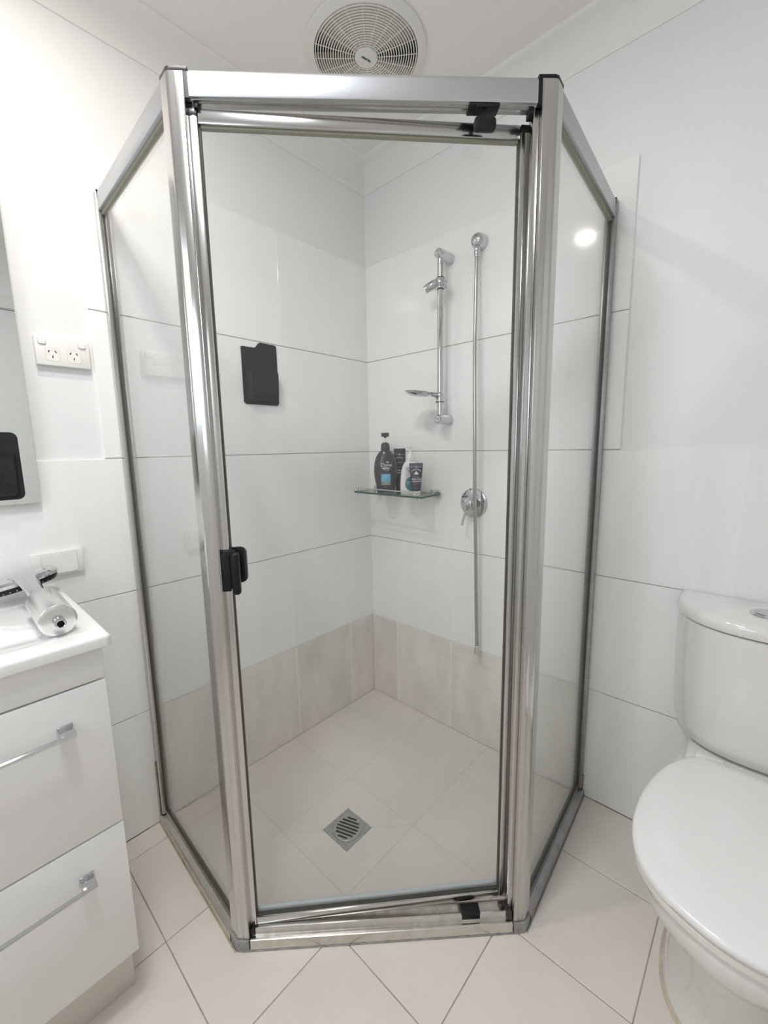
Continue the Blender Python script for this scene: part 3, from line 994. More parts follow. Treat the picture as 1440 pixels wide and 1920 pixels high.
def interp(tab, z):
    for (z0, *v0), (z1, *v1) in zip(tab[:-1], tab[1:]):
        if z0 <= z <= z1:
            t = (z - z0) / (z1 - z0)
            return [a + (b - a) * t for a, b in zip(v0, v1)]
    return list(tab[0][1:] if z < tab[0][0] else tab[-1][1:])


def smooth_tab(tab, sub=4):
    """Catmull-Rom refinement of (z, rx, ry, ...) rows"""
    out = []
    n = len(tab)
    for i in range(n - 1):
        p0, p1, p2, p3 = tab[max(i - 1, 0)], tab[i], tab[i + 1], tab[min(i + 2, n - 1)]
        for k in range(sub):
            t = k / sub
            out.append([0.5 * (2 * b + (c - a) * t + (2 * a - 5 * b + 4 * c - d) * t * t + (3 * b - a - 3 * c + d) * t ** 3) for a, b, c, d in zip(p0, p1, p2, p3)])
    out.append(list(tab[-1]))
    return out


def on_surface(bm, tab, n, x0, z0, eps=0.0006, arch=0.0):
    """bend flat lettering (x, y in its plane) on to the front of a lofted body"""
    for v in bm.verts:
        x = v.co.x + x0
        z = v.co.y + z0 - arch * (v.co.x ** 2)
        rx, ry = interp(tab, z)[:2]
        k = min(abs(x) / rx, 0.98)
        y = -ry * (1 - k ** n) ** (1 / n) - eps
        v.co = Vector((x, y, z))
    return bm


def patch(poly_x0, poly_x1, z0, z1, nx=8, nz=8, round_=None):
    bm = bmesh.new()
    g = [[bm.verts.new((poly_x0 + (poly_x1 - poly_x0) * i / nx, z0 + (z1 - z0) * j / nz, 0)) for i in range(nx + 1)] for j in range(nz + 1)]
    for j in range(nz):
        for i in range(nx):
            bm.faces.new((g[j][i], g[j][i + 1], g[j + 1][i + 1], g[j + 1][i]))
    return bm


def disc(r, rings=5, seg=24, rx=1.0):
    bm = bmesh.new()
    c = bm.verts.new((0, 0, 0))
    prev = None
    for k in range(1, rings + 1):
        cur = [bm.verts.new((rx * r * k / rings * math.cos(2 * PI * i / seg), r * k / rings * math.sin(2 * PI * i / seg), 0)) for i in range(seg)]
        for i in range(seg):
            j = (i + 1) % seg
            if prev is None: bm.faces.new((c, cur[i], cur[j]))
            else: bm.faces.new((prev[i], cur[i], cur[j], prev[j]))
        prev = cur
    return bm


def lettering(parent, s, size, tab, n, x0, z0, m, name='lettering', arch=0.0, spacing=1.0, shear=0.0, bold=0.0, eps=0.0006):
    bm = text_bm(s, size, spacing=spacing, shear=shear, bold=bold)
    on_surface(bm, tab, n, x0, z0, eps, arch)
    return obj(name, bm, m, parent, smooth=False, world=False)


# charcoal body wash bottle with a pump
dv = thing('body_wash_bottle', 'tall charcoal body wash pump bottle with a blue label, leftmost on the glass shelf', 'bottle', (-0.088, -0.181, ZS), ROT)
tab = smooth_tab([(0.0, 0.036, 0.022), (0.004, 0.038, 0.0245), (0.03, 0.0425, 0.027), (0.07, 0.0492, 0.030), (0.105, 0.0495, 0.0305), (0.135, 0.0450, 0.0285), (0.158, 0.0350, 0.025), (0.172, 0.0235, 0.0200), (0.176, 0.0180, 0.0165)])
body = obj('body', ring_loft_bm := (lambda: (lambda b: (ring_loft(b, [sect(r[1], r[2], r[0]) for r in tab]), b)[1])(bmesh.new()))(), M_DOVE, dv, world=False)
bm = lathe(bmesh.new(), [(0.0170, 0.175), (0.0185, 0.176), (0.0190, 0.180), (0.0185, 0.196), (0.0165, 0.203), (0.0120, 0.2075), (0.0070, 0.209)], (0, 0, 0), (0, 0, 1), 28)
obj('collar', bm, M_DOVECAP, dv, world=False)
obj('pump_stem', lathe(bmesh.new(), [(0.0026, 0.2075), (0.0026, 0.2305)], (0, 0, 0), (0, 0, 1), 12), M_FROST, dv, world=False, label='thin clear pump stem')
bm = lathe(bmesh.new(), [(0.0055, 0.2275), (0.0060, 0.2325)], (0, 0, 0), (0, 0, 1), 14)
box(bm, -0.0165, 0.0155, -0.0095, 0.022, 0.2325, 0.2490, 0.002, 2)
obj('pump_head', bm, M_DOVECAP, dv, world=False)
lettering(dv, 'Dove', 0.0215, tab, 2.2, 0.001, 0.1145, M_WPRINT, shear=0.25)
lettering(dv, 'MEN+', 0.0125, tab, 2.2, 0.001, 0.1005, M_WPRINT, bold=0.0003)
lettering(dv, '+CARE', 0.0085, tab, 2.2, 0.001, 0.0920, M_GPRINT)
bm = on_surface(patch(-0.006, 0.006, -0.0028, 0.0028, 6, 2), tab, 2.2, 0.0075, 0.1265, 0.0005)
obj('badge', bm, M_GPRINT, dv, world=False, label='small pale badge')
bm = on_surface(patch(-0.0195, 0.0195, -0.0255, 0.0215), tab, 2.2, 0.000, 0.0560, 0.0005)
lb = obj('label_panel', bm, M_BLUE, dv, world=False, label='blue label panel')
bm = on_surface(patch(-0.0195, 0.0195, -0.0075, 0.0075), tab, 2.2, 0.000, 0.0375, 0.0009)
obj('label_foot', bm, M_SKYL, dv, world=False, label='grey strip with a dark skyline')
lettering(dv, 'CLEAN', 0.0065, tab, 2.2, -0.006, 0.0690, M_WPRINT, eps=0.0012)
lettering(dv, 'COMFORT', 0.0065, tab, 2.2, -0.001, 0.0610, M_WPRINT, eps=0.0012)
obj('dot', on_surface(disc(0.0018, 2, 12), tab, 2.2, 0.0, 0.0220, 0.0006), M_GPRINT, dv, world=False)

# black squeeze tube standing at the back
t1 = thing('cleanser_tube', 'black squeeze tube of body cleanser between the charcoal and white bottles', 'tube', (-0.021, -0.203, ZS), ROT)
tab1 = [(0.016, 0.0185, 0.0165), (0.05, 0.0205, 0.0150), (0.10, 0.0225, 0.0115), (0.15, 0.0240, 0.0060), (0.172, 0.0245, 0.0013), (0.182, 0.0245, 0.0010)]
bm = bmesh.new(); ring_loft(bm, [sect(r[1], r[2], r[0], 2.0) for r in tab1])
obj('body', bm, M_DTUBE, t1, world=False)
obj('cap', lathe(bmesh.new(), [(0.0170, 0.0), (0.0180, 0.001), (0.0180, 0.0155), (0.0170, 0.0160)], (0, 0, 0), (0, 0, 1), 28), M_BLACK, t1, world=False)
lettering(t1, 'WINNERS', 0.0078, tab1, 2.0, -0.002, 0.144, M_GPRINT, arch=18, bold=0.0002)
obj('band_line', on_surface(patch(-0.021, 0.021, -0.0005, 0.0005, 8, 1), tab1, 2.0, 0.0, 0.157, 0.0005), M_GPRINT, t1, world=False)
obj('emblem', on_surface(disc(0.0042, 2, 14), tab1, 2.0, -0.001, 0.157, 0.0008), M_GPRINT, t1, world=False)
lettering(t1, 'smooth', 0.0100, tab1, 2.0, -0.002, 0.123, M_GPRINT, shear=0.3)
lettering(t1, 'hydrating', 0.0052, tab1, 2.0, -0.003, 0.103, M_GPRINT, arch=18)
lettering(t1, 'BODY', 0.0082, tab1, 2.0, -0.002, 0.0885, M_WPRINT, bold=0.0002)
lettering(t1, 'CLEANSER', 0.0082, tab1, 2.0, 0.0015, 0.0780, M_WPRINT, bold=0.0002)
lettering(t1, 'FOR MEN', 0.0045, tab1, 2.0, -0.001, 0.0680, M_GPRINT)

# white pump bottle
wb = thing('lotion_bottle', 'white pump bottle with a teal round label on the glass shelf', 'bottle', (-0.074, -0.305, ZS), ROT)
tab2 = smooth_tab([(0.0, 0.0395, 0.024), (0.004, 0.0415, 0.026), (0.025, 0.0425, 0.0275), (0.06, 0.0410, 0.0270), (0.095, 0.0360, 0.0245), (0.118, 0.0290, 0.0215), (0.128, 0.0215, 0.0175), (0.1315, 0.0160, 0.0150)])
bm = bmesh.new(); ring_loft(bm, [sect(r[1], r[2], r[0], 2.4) for r in tab2])
obj('body', bm, M_WBOT, wb, world=False)
bm = lathe(bmesh.new(), [(0.0145, 0.130), (0.0152, 0.132), (0.0150, 0.150), (0.0125, 0.156), (0.0072, 0.162), (0.0062, 0.166)], (0, 0, 0), (0, 0, 1), 26)
obj('collar', bm, M_WBOT, wb, world=False)
obj('pump_stem', lathe(bmesh.new(), [(0.0052, 0.160), (0.0048, 0.186), (0.0060, 0.188)], (0, 0, 0), (0, 0, 1), 14), M_WBOT, wb, world=False)
bm = lathe(bmesh.new(), [(0.0070, 0.186), (0.0078, 0.188), (0.0072, 0.1925), (0.0001, 0.1935)], (0, 0, 0), (0, 0, 1), 16)
tube(bm, [(0.004, 0, 0.1905), (-0.012, 0, 0.1900), (-0.022, 0, 0.1885), (-0.027, 0, 0.1850)], [0.0040, 0.0036, 0.0030, 0.0026], 12)
obj('pump_head', bm, M_WBOT, wb, world=False)
obj('label_panel', on_surface(patch(-0.022, 0.034, -0.036, 0.044, 10, 8), tab2, 2.4, 0.0, 0.066, 0.0005), M_LBL, wb, world=False, label='pale grey label panel')
obj('label_disc', on_surface(disc(0.0300, 6, 28, 0.95), tab2, 2.4, 0.005, 0.040, 0.0010), M_TEAL, wb, world=False, label='teal round label')
lettering(wb, 'QV', 0.0170, tab2, 2.4, -0.004, 0.098, M_LOGO, shear=0.2, eps=0.0011)
lettering(wb, 'face', 0.0075, tab2, 2.4, -0.002, 0.084, M_LOGO, eps=0.0011)
lettering(wb, 'Gentle', 0.0065, tab2, 2.4, -0.012, 0.049, M_WPRINT, eps=0.0016)
lettering(wb, 'Wash', 0.0065, tab2, 2.4, -0.013, 0.041, M_WPRINT, eps=0.0016)

# small purple tube standing on its frosted cap
t2 = thing('face_cleanser_tube', 'small dark purple face cleanser tube on a frosted cap, rightmost on the glass shelf', 'tube', (-0.120, -0.371, ZS), ROT)
tab3 = [(0.017, 0.0175, 0.0150), (0.04, 0.0195, 0.0138), (0.08, 0.0230, 0.0100), (0.105, 0.0255, 0.0050), (0.118, 0.0265, 0.0013), (0.125, 0.0268, 0.0010)]
bm = bmesh.new(); ring_loft(bm, [sect(r[1], r[2], r[0], 2.0) for r in tab3])
obj('body', bm, M_PTUBE, t2, world=False)
obj('cap', lathe(bmesh.new(), [(0.0135, 0.0), (0.0145, 0.001), (0.0155, 0.0160), (0.0145, 0.0170)], (0, 0, 0), (0, 0, 1), 26), M_FROST, t2, world=False, label='frosted white cap')
obj('crimp_band', on_surface(patch(-0.0235, 0.0235, -0.0065, 0.0050, 10, 4), tab3, 2.0, 0.0, 0.116, 0.0004), M_PBAND, t2, world=False, label='violet band')
obj('band_line', on_surface(patch(-0.0235, 0.0235, -0.0006, 0.0006, 10, 1), tab3, 2.0, 0.0, 0.1095, 0.0007), M_GPRINT, t2, world=False)
obj('emblem', on_surface(disc(0.0035, 2, 14), tab3, 2.0, 0.0, 0.1100, 0.0010), M_GPRINT, t2, world=False)
lettering(t2, 'WINNERS', 0.0088, tab3, 2.0, 0.0, 0.1005, M_GPRINT, arch=18, bold=0.0003)
bm = bmesh.new()
vs = [bm.verts.new((x, y, 0)) for x, y in ((-0.0075, -0.0045), (0.0065, -0.0045), (0.0085, 0.005), (0.0045, 0.000), (0.0020, 0.0075), (-0.0030, 0.0075), (-0.0050, 0.000), (-0.0090, 0.005))]
bm.faces.new(vs)
obj('crest', on_surface(bm, tab3, 2.0, 0.0, 0.0860, 0.0008), M_WPRINT, t2, world=False, smooth=False, label='pale crest print')
lettering(t2, 'hydrating', 0.0058, tab3, 2.0, 0.0, 0.0730, M_GPRINT, arch=20)
lettering(t2, 'DAILY FACE', 0.0070, tab3, 2.0, 0.001, 0.0635, M_WPRINT, bold=0.0002)
lettering(t2, 'CLEANSER', 0.0075, tab3, 2.0, 0.001, 0.0550, M_WPRINT, bold=0.0002)
lettering(t2, 'WITH ALOE VERA', 0.0032, tab3, 2.0, 0.000, 0.0450, M_GPRINT)
lettering(t2, '100 ml', 0.0030, tab3, 2.0, 0.001, 0.0260, M_GPRINT)

# ------------------------------------------------------------------ silicone pockets
hold = thing('toiletry_pocket', 'black silicone pocket holder with a notched top stuck on the shower wall tiles', 'holder', (-0.555, 0.0, 1.38))
TB = basis((0, 0, 0), (1, 0, 0), (0, 0, 1), (0, -1, 0))
hp_ = [(-0.629, 1.386), (-0.621, 1.379), (-0.493, 1.379), (-0.485, 1.386), (-0.4855, 1.590), (-0.490, 1.596), (-0.553, 1.597), (-0.561, 1.592), (-0.573, 1.575), (-0.626, 1.575), (-0.629, 1.572)]
bm = prism(bmesh.new(), hp_, 0.0002, 0.0045, 0.001, 1, T=TB)
obj('back_plate', bm, M_SILI, hold)
# pocket: open-topped bulging front
bm = bmesh.new()
pf = []
for z, d in ((1.390, 0.006), (1.393, 0.020), (1.402, 0.0275), (1.430, 0.030), (1.470, 0.031), (1.4915, 0.031)):
    row = []
    for k in range(13):
        t = k / 12
        x = -0.618 + 0.128 * t
        e = min(t, 1 - t) * 0.128
        f = min(1.0, math.sqrt(max(0.0, 1 - (1 - min(e / 0.012, 1)) ** 2)))
        row.append(Vector((x, -0.0035 - (d - 0.0035) * f, z + (0.004 * (t - 0.5)))))
    pf.append(row)
ring_loft(bm, pf, closed=False, cap0=False, cap1=False)
bmesh.ops.recalc_face_normals(bm, faces=bm.faces[:])
bmesh.ops.solidify(bm, geom=bm.faces[:], thickness=0.0022)
obj('pocket', bm, M_SILI, hold)

hold2 = thing('toiletry_pocket', 'black silicone pocket holder with rounded corners stuck on the mirror', 'holder', (-1.33, -0.019, 1.11))
TB2 = basis((0, -0.0182, 0), (1, 0, 0), (0, 0, 1), (0, -1, 0))
obj('back_plate', prism(bmesh.new(), rrect(-1.412, -1.259, 1.106, 1.270, 0.014, 5), 0.0002, 0.0045, 0.001, 1, T=TB2), M_SILI, hold2)
bm = bmesh.new()
pf = []
for z, d in ((1.114, 0.005), (1.119, 0.017), (1.128, 0.021), (1.16, 0.023), (1.19, 0.0235), (1.2135, 0.0235)):
    row = []
    for k in range(13):
        t = k / 12
        x = -1.4035 + 0.136 * t
        e = min(t, 1 - t) * 0.136
        f = min(1.0, math.sqrt(max(0.0, 1 - (1 - min(e / 0.010, 1)) ** 2)))
        row.append(Vector((x, -0.0218 - (d - 0.0035) * f, z)))
    pf.append(row)
ring_loft(bm, pf, closed=False, cap0=False, cap1=False)
bmesh.ops.recalc_face_normals(bm, faces=bm.faces[:])
bmesh.ops.solidify(bm, geom=bm.faces[:], thickness=0.0022)
obj('pocket', bm, M_SILI, hold2)

# ------------------------------------------------------------------ mirror
mir = thing('wall_mirror', 'frameless wall mirror above the vanity with dark polished edges', 'mirror', (-1.6, 0.0, 1.093))
obj('backing_board', mk(-1.955, -1.245, -0.0130, TH - 0.0002, 1.115, 1.985), M_DOOR, mir, smooth=False)
bm = mk(-1.975, -1.2295, -0.0182, -0.0132, 1.0935, 2.005)
for f in bm.faces: f.material_index = 0 if f.normal.y < -0.5 or f.calc_center_median().y < -0.018 else 1
obj('mirror_glass', bm, [M_MIRROR, M_MEDGE], mir, smooth=False)

# ------------------------------------------------------------------ power point and blank plate
gpo = thing('power_point', 'white double power point with two rocker switches on the wall beside the mirror', 'power outlet', (-1.14, TH, 1.475))
T = basis((0, TH, 0), (1, 0, 0), (0, 0, 1), (0, -1, 0))
obj('plate', prism(bmesh.new(), [(-1.1985, 1.441), (-1.0820, 1.441), (-1.0820, 1.5115), (-1.1985, 1.5115)], 0.0002, 0.0165, 0.0025, 2, T=T), M_PLATE, gpo)
for cx in (-1.1835, -1.0985):
    s = obj('rocker_switch', prism(bmesh.new(), rrect(cx - 0.0080, cx + 0.0080, 1.4915, 1.5055, 0.004, 4), 0.0160, 0.0200, 0.001, 2, T=T), M_SWITCH, gpo)
    obj('switch_recess', prism(bmesh.new(), rrect(cx - 0.0088, cx + 0.0088, 1.4907, 1.5063, 0.0045, 4), 0.0160, 0.01675, T=T), M_LINE, s, smooth=False)
for cx in (-1.1640, -1.1185):
    ring = prism(bmesh.new(), rrect(cx - 0.0150, cx + 0.0150, 1.4520, 1.4850, 0.006, 4), 0.0160, 0.01670, T=T)
    s = obj('socket_outline', ring, M_LINE, gpo, smooth=False)
    obj('socket_face', prism(bmesh.new(), rrect(cx - 0.0146, cx + 0.0146, 1.4524, 1.4846, 0.006, 4), 0.0160, 0.01690, T=T), M_PLATE, s, smooth=False)
    bm = bmesh.new()
    for dx, dz, rot in ((-0.0070, 0.0060, -0.5), (0.0070, 0.0060, 0.5), (0.0, -0.0070, 0.0)):
        R_ = Matrix.Translation((cx + dx, 1.4695 + dz, 0)) @ Matrix.Rotation(rot, 4, 'Z')
        prism(bm, [(-0.0011, -0.0030), (0.0011, -0.0030), (0.0011, 0.0030), (-0.0011, 0.0030)], 0.0165, 0.01715, T=T @ R_)
    obj('pin_slots', bm, M_SLOT, s, smooth=False, label='three dark pin slots')

bl = thing('blank_wall_plate', 'white rectangular wall plate with a blank cover above the vanity top', 'wall plate', (-1.21, 0.0, 0.925))
T = basis((0, 0, 0), (1, 0, 0), (0, 0, 1), (0, -1, 0))
obj('plate', prism(bmesh.new(), [(-1.2665, 0.8945), (-1.1545, 0.8945), (-1.1545, 0.9590), (-1.2665, 0.9590)], 0.0002, 0.0120, 0.0025, 2, T=T), M_PLATE, bl)
obj('cover_outline', prism(bmesh.new(), rrect(-1.2470, -1.1680, 0.8985, 0.9545, 0.005, 4), 0.0115, 0.01225, T=T), M_LINE, bl, smooth=False)
obj('cover', prism(bmesh.new(), rrect(-1.2464, -1.1686, 0.8991, 0.9539, 0.005, 4), 0.0115, 0.0135, 0.0006, 1, T=T), M_SWITCH, bl)

# ------------------------------------------------------------------ vanity
VX0, VX1 = -1.985, -1.2205
van = thing('vanity_cabinet', 'white two-drawer bathroom vanity cabinet with chrome bow handles', 'cabinet', (-1.6, -0.22, 0.0))
cx0, cx1, vy = -1.968, -1.2355, -0.456
bm = mk(cx0, cx0 + 0.016, vy, -0.0005, 0.148, 0.8485, 0.001)
box(bm, cx1 - 0.016, cx1, vy, -0.0005, 0.148, 0.8485, 0.001)
box(bm, cx0 + 0.016, cx1 - 0.016, vy, -0.0005, 0.148, 0.164)
box(bm, cx0 + 0.016, cx1 - 0.016, -0.016, -0.0005, 0.164, 0.72)
obj('carcass', bm, M_VCAB, van)
obj('top_fascia', mk(cx0, cx1, vy - 0.0185, vy - 0.0002, 0.7855, 0.8485, 0.0015), M_VCAB, van)
for z0, z1, hz in ((0.4685, 0.7820, 0.709), (0.148, 0.4650, 0.3875)):
    d = obj('drawer', mk(cx0, cx1, vy - 0.0185, vy - 0.0002, z0, z1, 0.002), M_VCAB, van)
    bm = bmesh.new()
    yf = vy - 0.0185
    # bow handle: thin bar that widens into a flat foot at each end
    for xe, sg in ((-1.296, -1), (-1.908, 1)):
        box(bm, min(xe, xe + sg * 0.024), max(xe, xe + sg * 0.024), yf - 0.030, yf - 0.0002, hz - 0.003, hz + 0.006, 0.0015)
        box(bm, min(xe, xe + sg * 0.024), max(xe, xe + sg * 0.024), yf - 0.004, yf - 0.0002, hz - 0.006, hz + 0.012, 0.001)
    P_ = []
    for k in range(25):
        t = k / 24
        x = -1.297 - 0.610 * t
        P_.append((x, yf - 0.0285 - 0.004 * math.sin(PI * t), hz + 0.001))
    tube(bm, P_, 0.0048, 10)
    obj('handle', bm, M_CHROME, d, label='chrome bow handle')
obj('kickboard', mk(cx0 + 0.002, -1.2385, -0.415, -0.0006, 0.0005, 0.1478, 0.001), M_KICK, van)

vt = thing('vanity_basin_top', 'glossy white moulded vanity top with a wide shallow basin', 'basin', (-1.6, -0.24, 0.849))
bm = bmesh.new()
ZV = 0.8735


def rr(x0, x1, y0, y1, r, z, n=6): return [Vector((x, y, z)) for x, y in rrect(x0, x1, y0, y1, r, n)]


rings = [rr(VX0 + 0.012, VX1 - 0.012, -0.4748, -0.0005, 0.002, 0.8489),
         rr(VX0 + 0.003, VX1 - 0.003, -0.4838, -0.0005, 0.008, 0.8495)]
for k in range(5):
    a = PI / 2 * k / 4
    e = 0.003 * (1 - math.sin(a))
    rings.append(rr(VX0 + e, VX1 - e, -0.4868 + e, -0.0005, 0.011 - e, 0.8525 - 0.003 * math.cos(a) + 0.0004))
for k in range(7):
    a = PI / 2 * k / 6
    e = 0.0065 * (1 - math.cos(a))
    rings.append(rr(VX0 + e, VX1 - e, -0.4868 + e, -0.0005 - e * 0.2, 0.011 - e * 0.5, ZV - 0.0065 + 0.0065 * math.sin(a)))
rings += [rr(VX0 + 0.010, VX1 - 0.010, -0.4760, -0.0040, 0.010, ZV),
         rr(VX0 + 0.016, VX1 - 0.016, -0.440, -0.0120, 0.018, ZV),
         rr(VX0 + 0.022, VX1 - 0.022, -0.428, -0.0190, 0.020, ZV - 0.0018),
         rr(VX0 + 0.030, VX1 - 0.030, -0.412, -0.0280, 0.022, ZV - 0.0050),
         rr(VX0 + 0.14, VX1 - 0.17, -0.398, -0.100, 0.050, ZV - 0.0075),
         rr(VX0 + 0.165, VX1 - 0.195, -0.380, -0.112, 0.060, ZV - 0.020),
         rr(VX0 + 0.20, VX1 - 0.23, -0.350, -0.135, 0.060, ZV - 0.085),
         rr(VX0 + 0.26, VX1 - 0.29, -0.31, -0.175, 0.050, ZV - 0.105)]
# the bowl hangs inside the cabinet, so the underside of the top is left open
ring_loft(bm, rings, True, False, True)
bmesh.ops.remove_doubles(bm, verts=bm.verts[:], dist=1e-6)
obj('top', bm, M_VTOP, vt, angle=40)
obj('waste', lathe(bmesh.new(), [(0.028, 0.0), (0.028, 0.003), (0.020, 0.005), (0.0001, 0.005)], (-1.62, -0.243, ZV - 0.1048), (0, 0, 1), 24), M_CHROME, vt)

# ------------------------------------------------------------------ handheld shower head with inline filter, lying on the vanity
sh = thing('handheld_shower_head', 'handheld shower head with a satin cylindrical filter lying on the vanity top', 'shower head', (-1.29, -0.25, 0.87))
axis = Vector((0.012, 1.0, 0.012)).normalized()
F0 = Vector((-1.2865, -0.4130, 0.8998))
bm = lathe(bmesh.new(), [(0.024, 0.0), (0.0285, 0.0006), (0.0308, 0.0025), (0.0308, 0.148), (0.029, 0.154), (0.020, 0.158), (0.012, 0.159)], F0, axis, 44)
obj('filter_canister', bm, M_SATIN, sh, label='satin aluminium canister')
bm = lathe(bmesh.new(), [(0.0095, -0.001), (0.0095, -0.006), (0.0082, -0.008), (0.0082, -0.017), (0.0092, -0.018), (0.0092, -0.023), (0.0070, -0.0235), (0.0058, -0.0225), (0.0058, -0.006)], F0 + Vector((0, 0, 0.0)), axis, 26)
obj('threaded_inlet', bm, M_CHROME, sh, label='chrome threaded inlet')
obj('inlet_bore', lathe(bmesh.new(), [(0.0057, -0.0085), (0.0057, -0.0165)], F0, axis, 18), M_SLOT, sh, label='dark bore of the inlet')
E0 = F0 + axis * 0.157
hc = Vector((-1.303, -0.092, 0.919))
bm = bmesh.new()
pts = [E0, E0 + Vector((-0.003, 0.020, 0.004)), hc + Vector((0.008, -0.050, 0.0135)), hc + Vector((0.002, -0.010, 0.011))]
rings = []
for p, wx, hz in zip(pts, (0.0135, 0.0150, 0.0210, 0.0240), (0.0125, 0.0085, 0.0060, 0.0040)):
    rings.append([p + Vector((math.cos(2 * PI * k / 20) * wx, 0, math.sin(2 * PI * k / 20) * hz)) for k in range(20)])
ring_loft(bm, rings)
obj('neck', bm, M_CHROME, sh)
# flat oval head, face down, tilted on the basin edge
Th = Matrix.Translation(hc) @ Matrix.Rotation(0.12, 4, 'Y') @ Matrix.Rotation(0.22, 4, 'X')
Th = Matrix.Translation(hc) @ Matrix.Rotation(-0.17, 4, 'Y') @ Matrix.Rotation(-0.06, 4, 'X')


def oval(rx, ry, z, n=2.3, seg=44): return [Th @ v for v in sect(rx, ry, z, n, seg)]


bm = bmesh.new()
ring_loft(bm, [oval(0.0745, 0.0545, -0.004), oval(0.0770, 0.0570, -0.001), oval(0.0770, 0.0570, 0.004), oval(0.072, 0.052, 0.0095), oval(0.050, 0.034, 0.0120), oval(0.01, 0.008, 0.0128)])
obj('head_shell', bm, M_CHROME, sh)
bm = bmesh.new()
ring_loft(bm, [oval(0.060, 0.042, -0.0185), oval(0.070, 0.050, -0.0165), oval(0.0735, 0.0535, -0.0085), oval(0.0735, 0.0535, -0.0042)])
fp = obj('face_plate', bm, M_BLACK, sh, label='black nozzle face')
bm = bmesh.new()
for k in range(36):
    a = 2 * PI * k / 36
    c = Th @ Vector((0.0715 * math.cos(a), 0.0515 * math.sin(a), -0.0125))
    lathe(bm, [(0.0010, 0), (0.0022, 0.0008), (0.0010, 0.0028)], c, (math.cos(a), math.sin(a), -0.2), 6)
obj('nozzles', bm, M_STEEL, fp, kind='stuff')
for dx, dy in ((-0.040, -0.030), (0.052, -0.018)):
    c = Th @ Vector((dx, dy, 0.0098))
    obj('screw_cap', lathe(bmesh.new(), [(0.0065, -0.001), (0.0065, 0.0015), (0.004, 0.0032), (0.0001, 0.0036)], c, (0, 0, 1), 16), M_CHROME, sh)

# ------------------------------------------------------------------ toilet
CY = -1.4275
toi = thing('toilet', 'white close-coupled toilet with closed lid and chrome dual flush button against the right wall', 'toilet', (-0.35, CY, 0.0))


def dshape(hw, x0, x1, r, z, n=2.6, seg=30):
    """cistern plan: straight back on the wall, bowed front"""
    P = []
    for k in range(seg + 1):
        t = k / seg * 2 - 1
        y = hw * t
        d = (1 - abs(t) ** n) ** (1 / 1.7)
        P.append((x0 - (x0 - x1) * (0.30 + 0.70 * d) if abs(t) < 1 else x0 - (x0 - x1) * 0.30, y))
    P2 = [(x0, -hw)] + P + [(x0, hw)]
    return [Vector((x, CY + y, z)) for x, y in P2]


XB = -0.006
rings = [dshape(0.140, XB, -0.150, 0, 0.436), dshape(0.155, XB, -0.168, 0, 0.437), dshape(0.168, XB, -0.182, 0, 0.448), dshape(0.174, XB, -0.190, 0, 0.475),
         dshape(0.181, XB, -0.200, 0, 0.62), dshape(0.1835, XB, -0.204, 0, 0.766), dshape(0.181, XB, -0.201, 0, 0.769), dshape(0.172, XB, -0.192, 0, 0.7692), dshape(0.170, XB, -0.190, 0, 0.7724)]
bm = bmesh.new(); ring_loft(bm, rings)
obj('cistern', bm, M_CERAM, toi, angle=40)
rings = [dshape(0.1815, XB, -0.202, 0, 0.7725), dshape(0.1875, XB, -0.2085, 0, 0.7745), dshape(0.189, XB, -0.210, 0, 0.780), dshape(0.189, XB, -0.210, 0, 0.791), dshape(0.1865, XB, -0.207, 0, 0.799),
         dshape(0.181, XB, -0.201, 0, 0.8035), dshape(0.173, XB, -0.193, 0, 0.805)]
bm = bmesh.new(); ring_loft(bm, rings)
obj('cistern_lid', bm, M_CERAM, toi, angle=50)
bc = Vector((-0.103, CY + 0.002, 0.805))
bt = obj('flush_button', lathe(bmesh.new(), [(0.0345, -0.001), (0.035, 0.002), (0.033, 0.0045), (0.030, 0.005)], bc, (0, 0, 1), 36), M_CHROME, toi, label='chrome dual flush button')
for sgn in (-1, 1):
    P_ = [(0.0, sgn * 0.0008)] if False else []
    for k in range(13):
        a = sgn * (PI * k / 12)
        P_.append((bc.x + 0.0265 * math.cos(a), bc.y + sgn * 0.0008 + 0.0265 * math.sin(a)))
    obj('button_half', prism(bmesh.new(), P_, bc.z + 0.0048, bc.z + 0.0072, 0.0008, 1), M_CHROME, bt)

EGG = [(0.0, 0.0), (0.0005, 0.44), (0.012, 0.54), (0.03, 0.605), (0.082, 0.71), (0.18, 0.84), (0.288, 0.925), (0.40, 0.98), (0.50, 1.0), (0.60, 0.998), (0.68, 0.975), (0.76, 0.925), (0.83, 0.845), (0.885, 0.735),
       (0.933, 0.585), (0.965, 0.42), (0.99, 0.23), (1.0, 0.0)]
PANP = [(0.0, 0.0), (0.0005, 0.62), (0.03, 0.70), (0.15, 0.76), (0.30, 0.85), (0.42, 0.95), (0.54, 1.0), (0.65, 0.99), (0.75, 0.94), (0.83, 0.85), (0.90, 0.70), (0.95, 0.51), (0.985, 0.28), (1.0, 0.0)]


def egg(xb, xf, hw, z, tab=EGG, pw=1.0):
    body = smooth_tab([list(p) for p in tab[1:-1]], 3)
    tab = [tab[0]] + body + [(0.9975, tab[-2][1] * 0.5), tab[-1]]
    up = [(xb + (xf - xb) * u, hw * v ** pw) for u, v in tab]
    P = up + [(x, -y) for x, y in up[-2:0:-1]]
    return [Vector((x, CY + y, z)) for x, y in P]


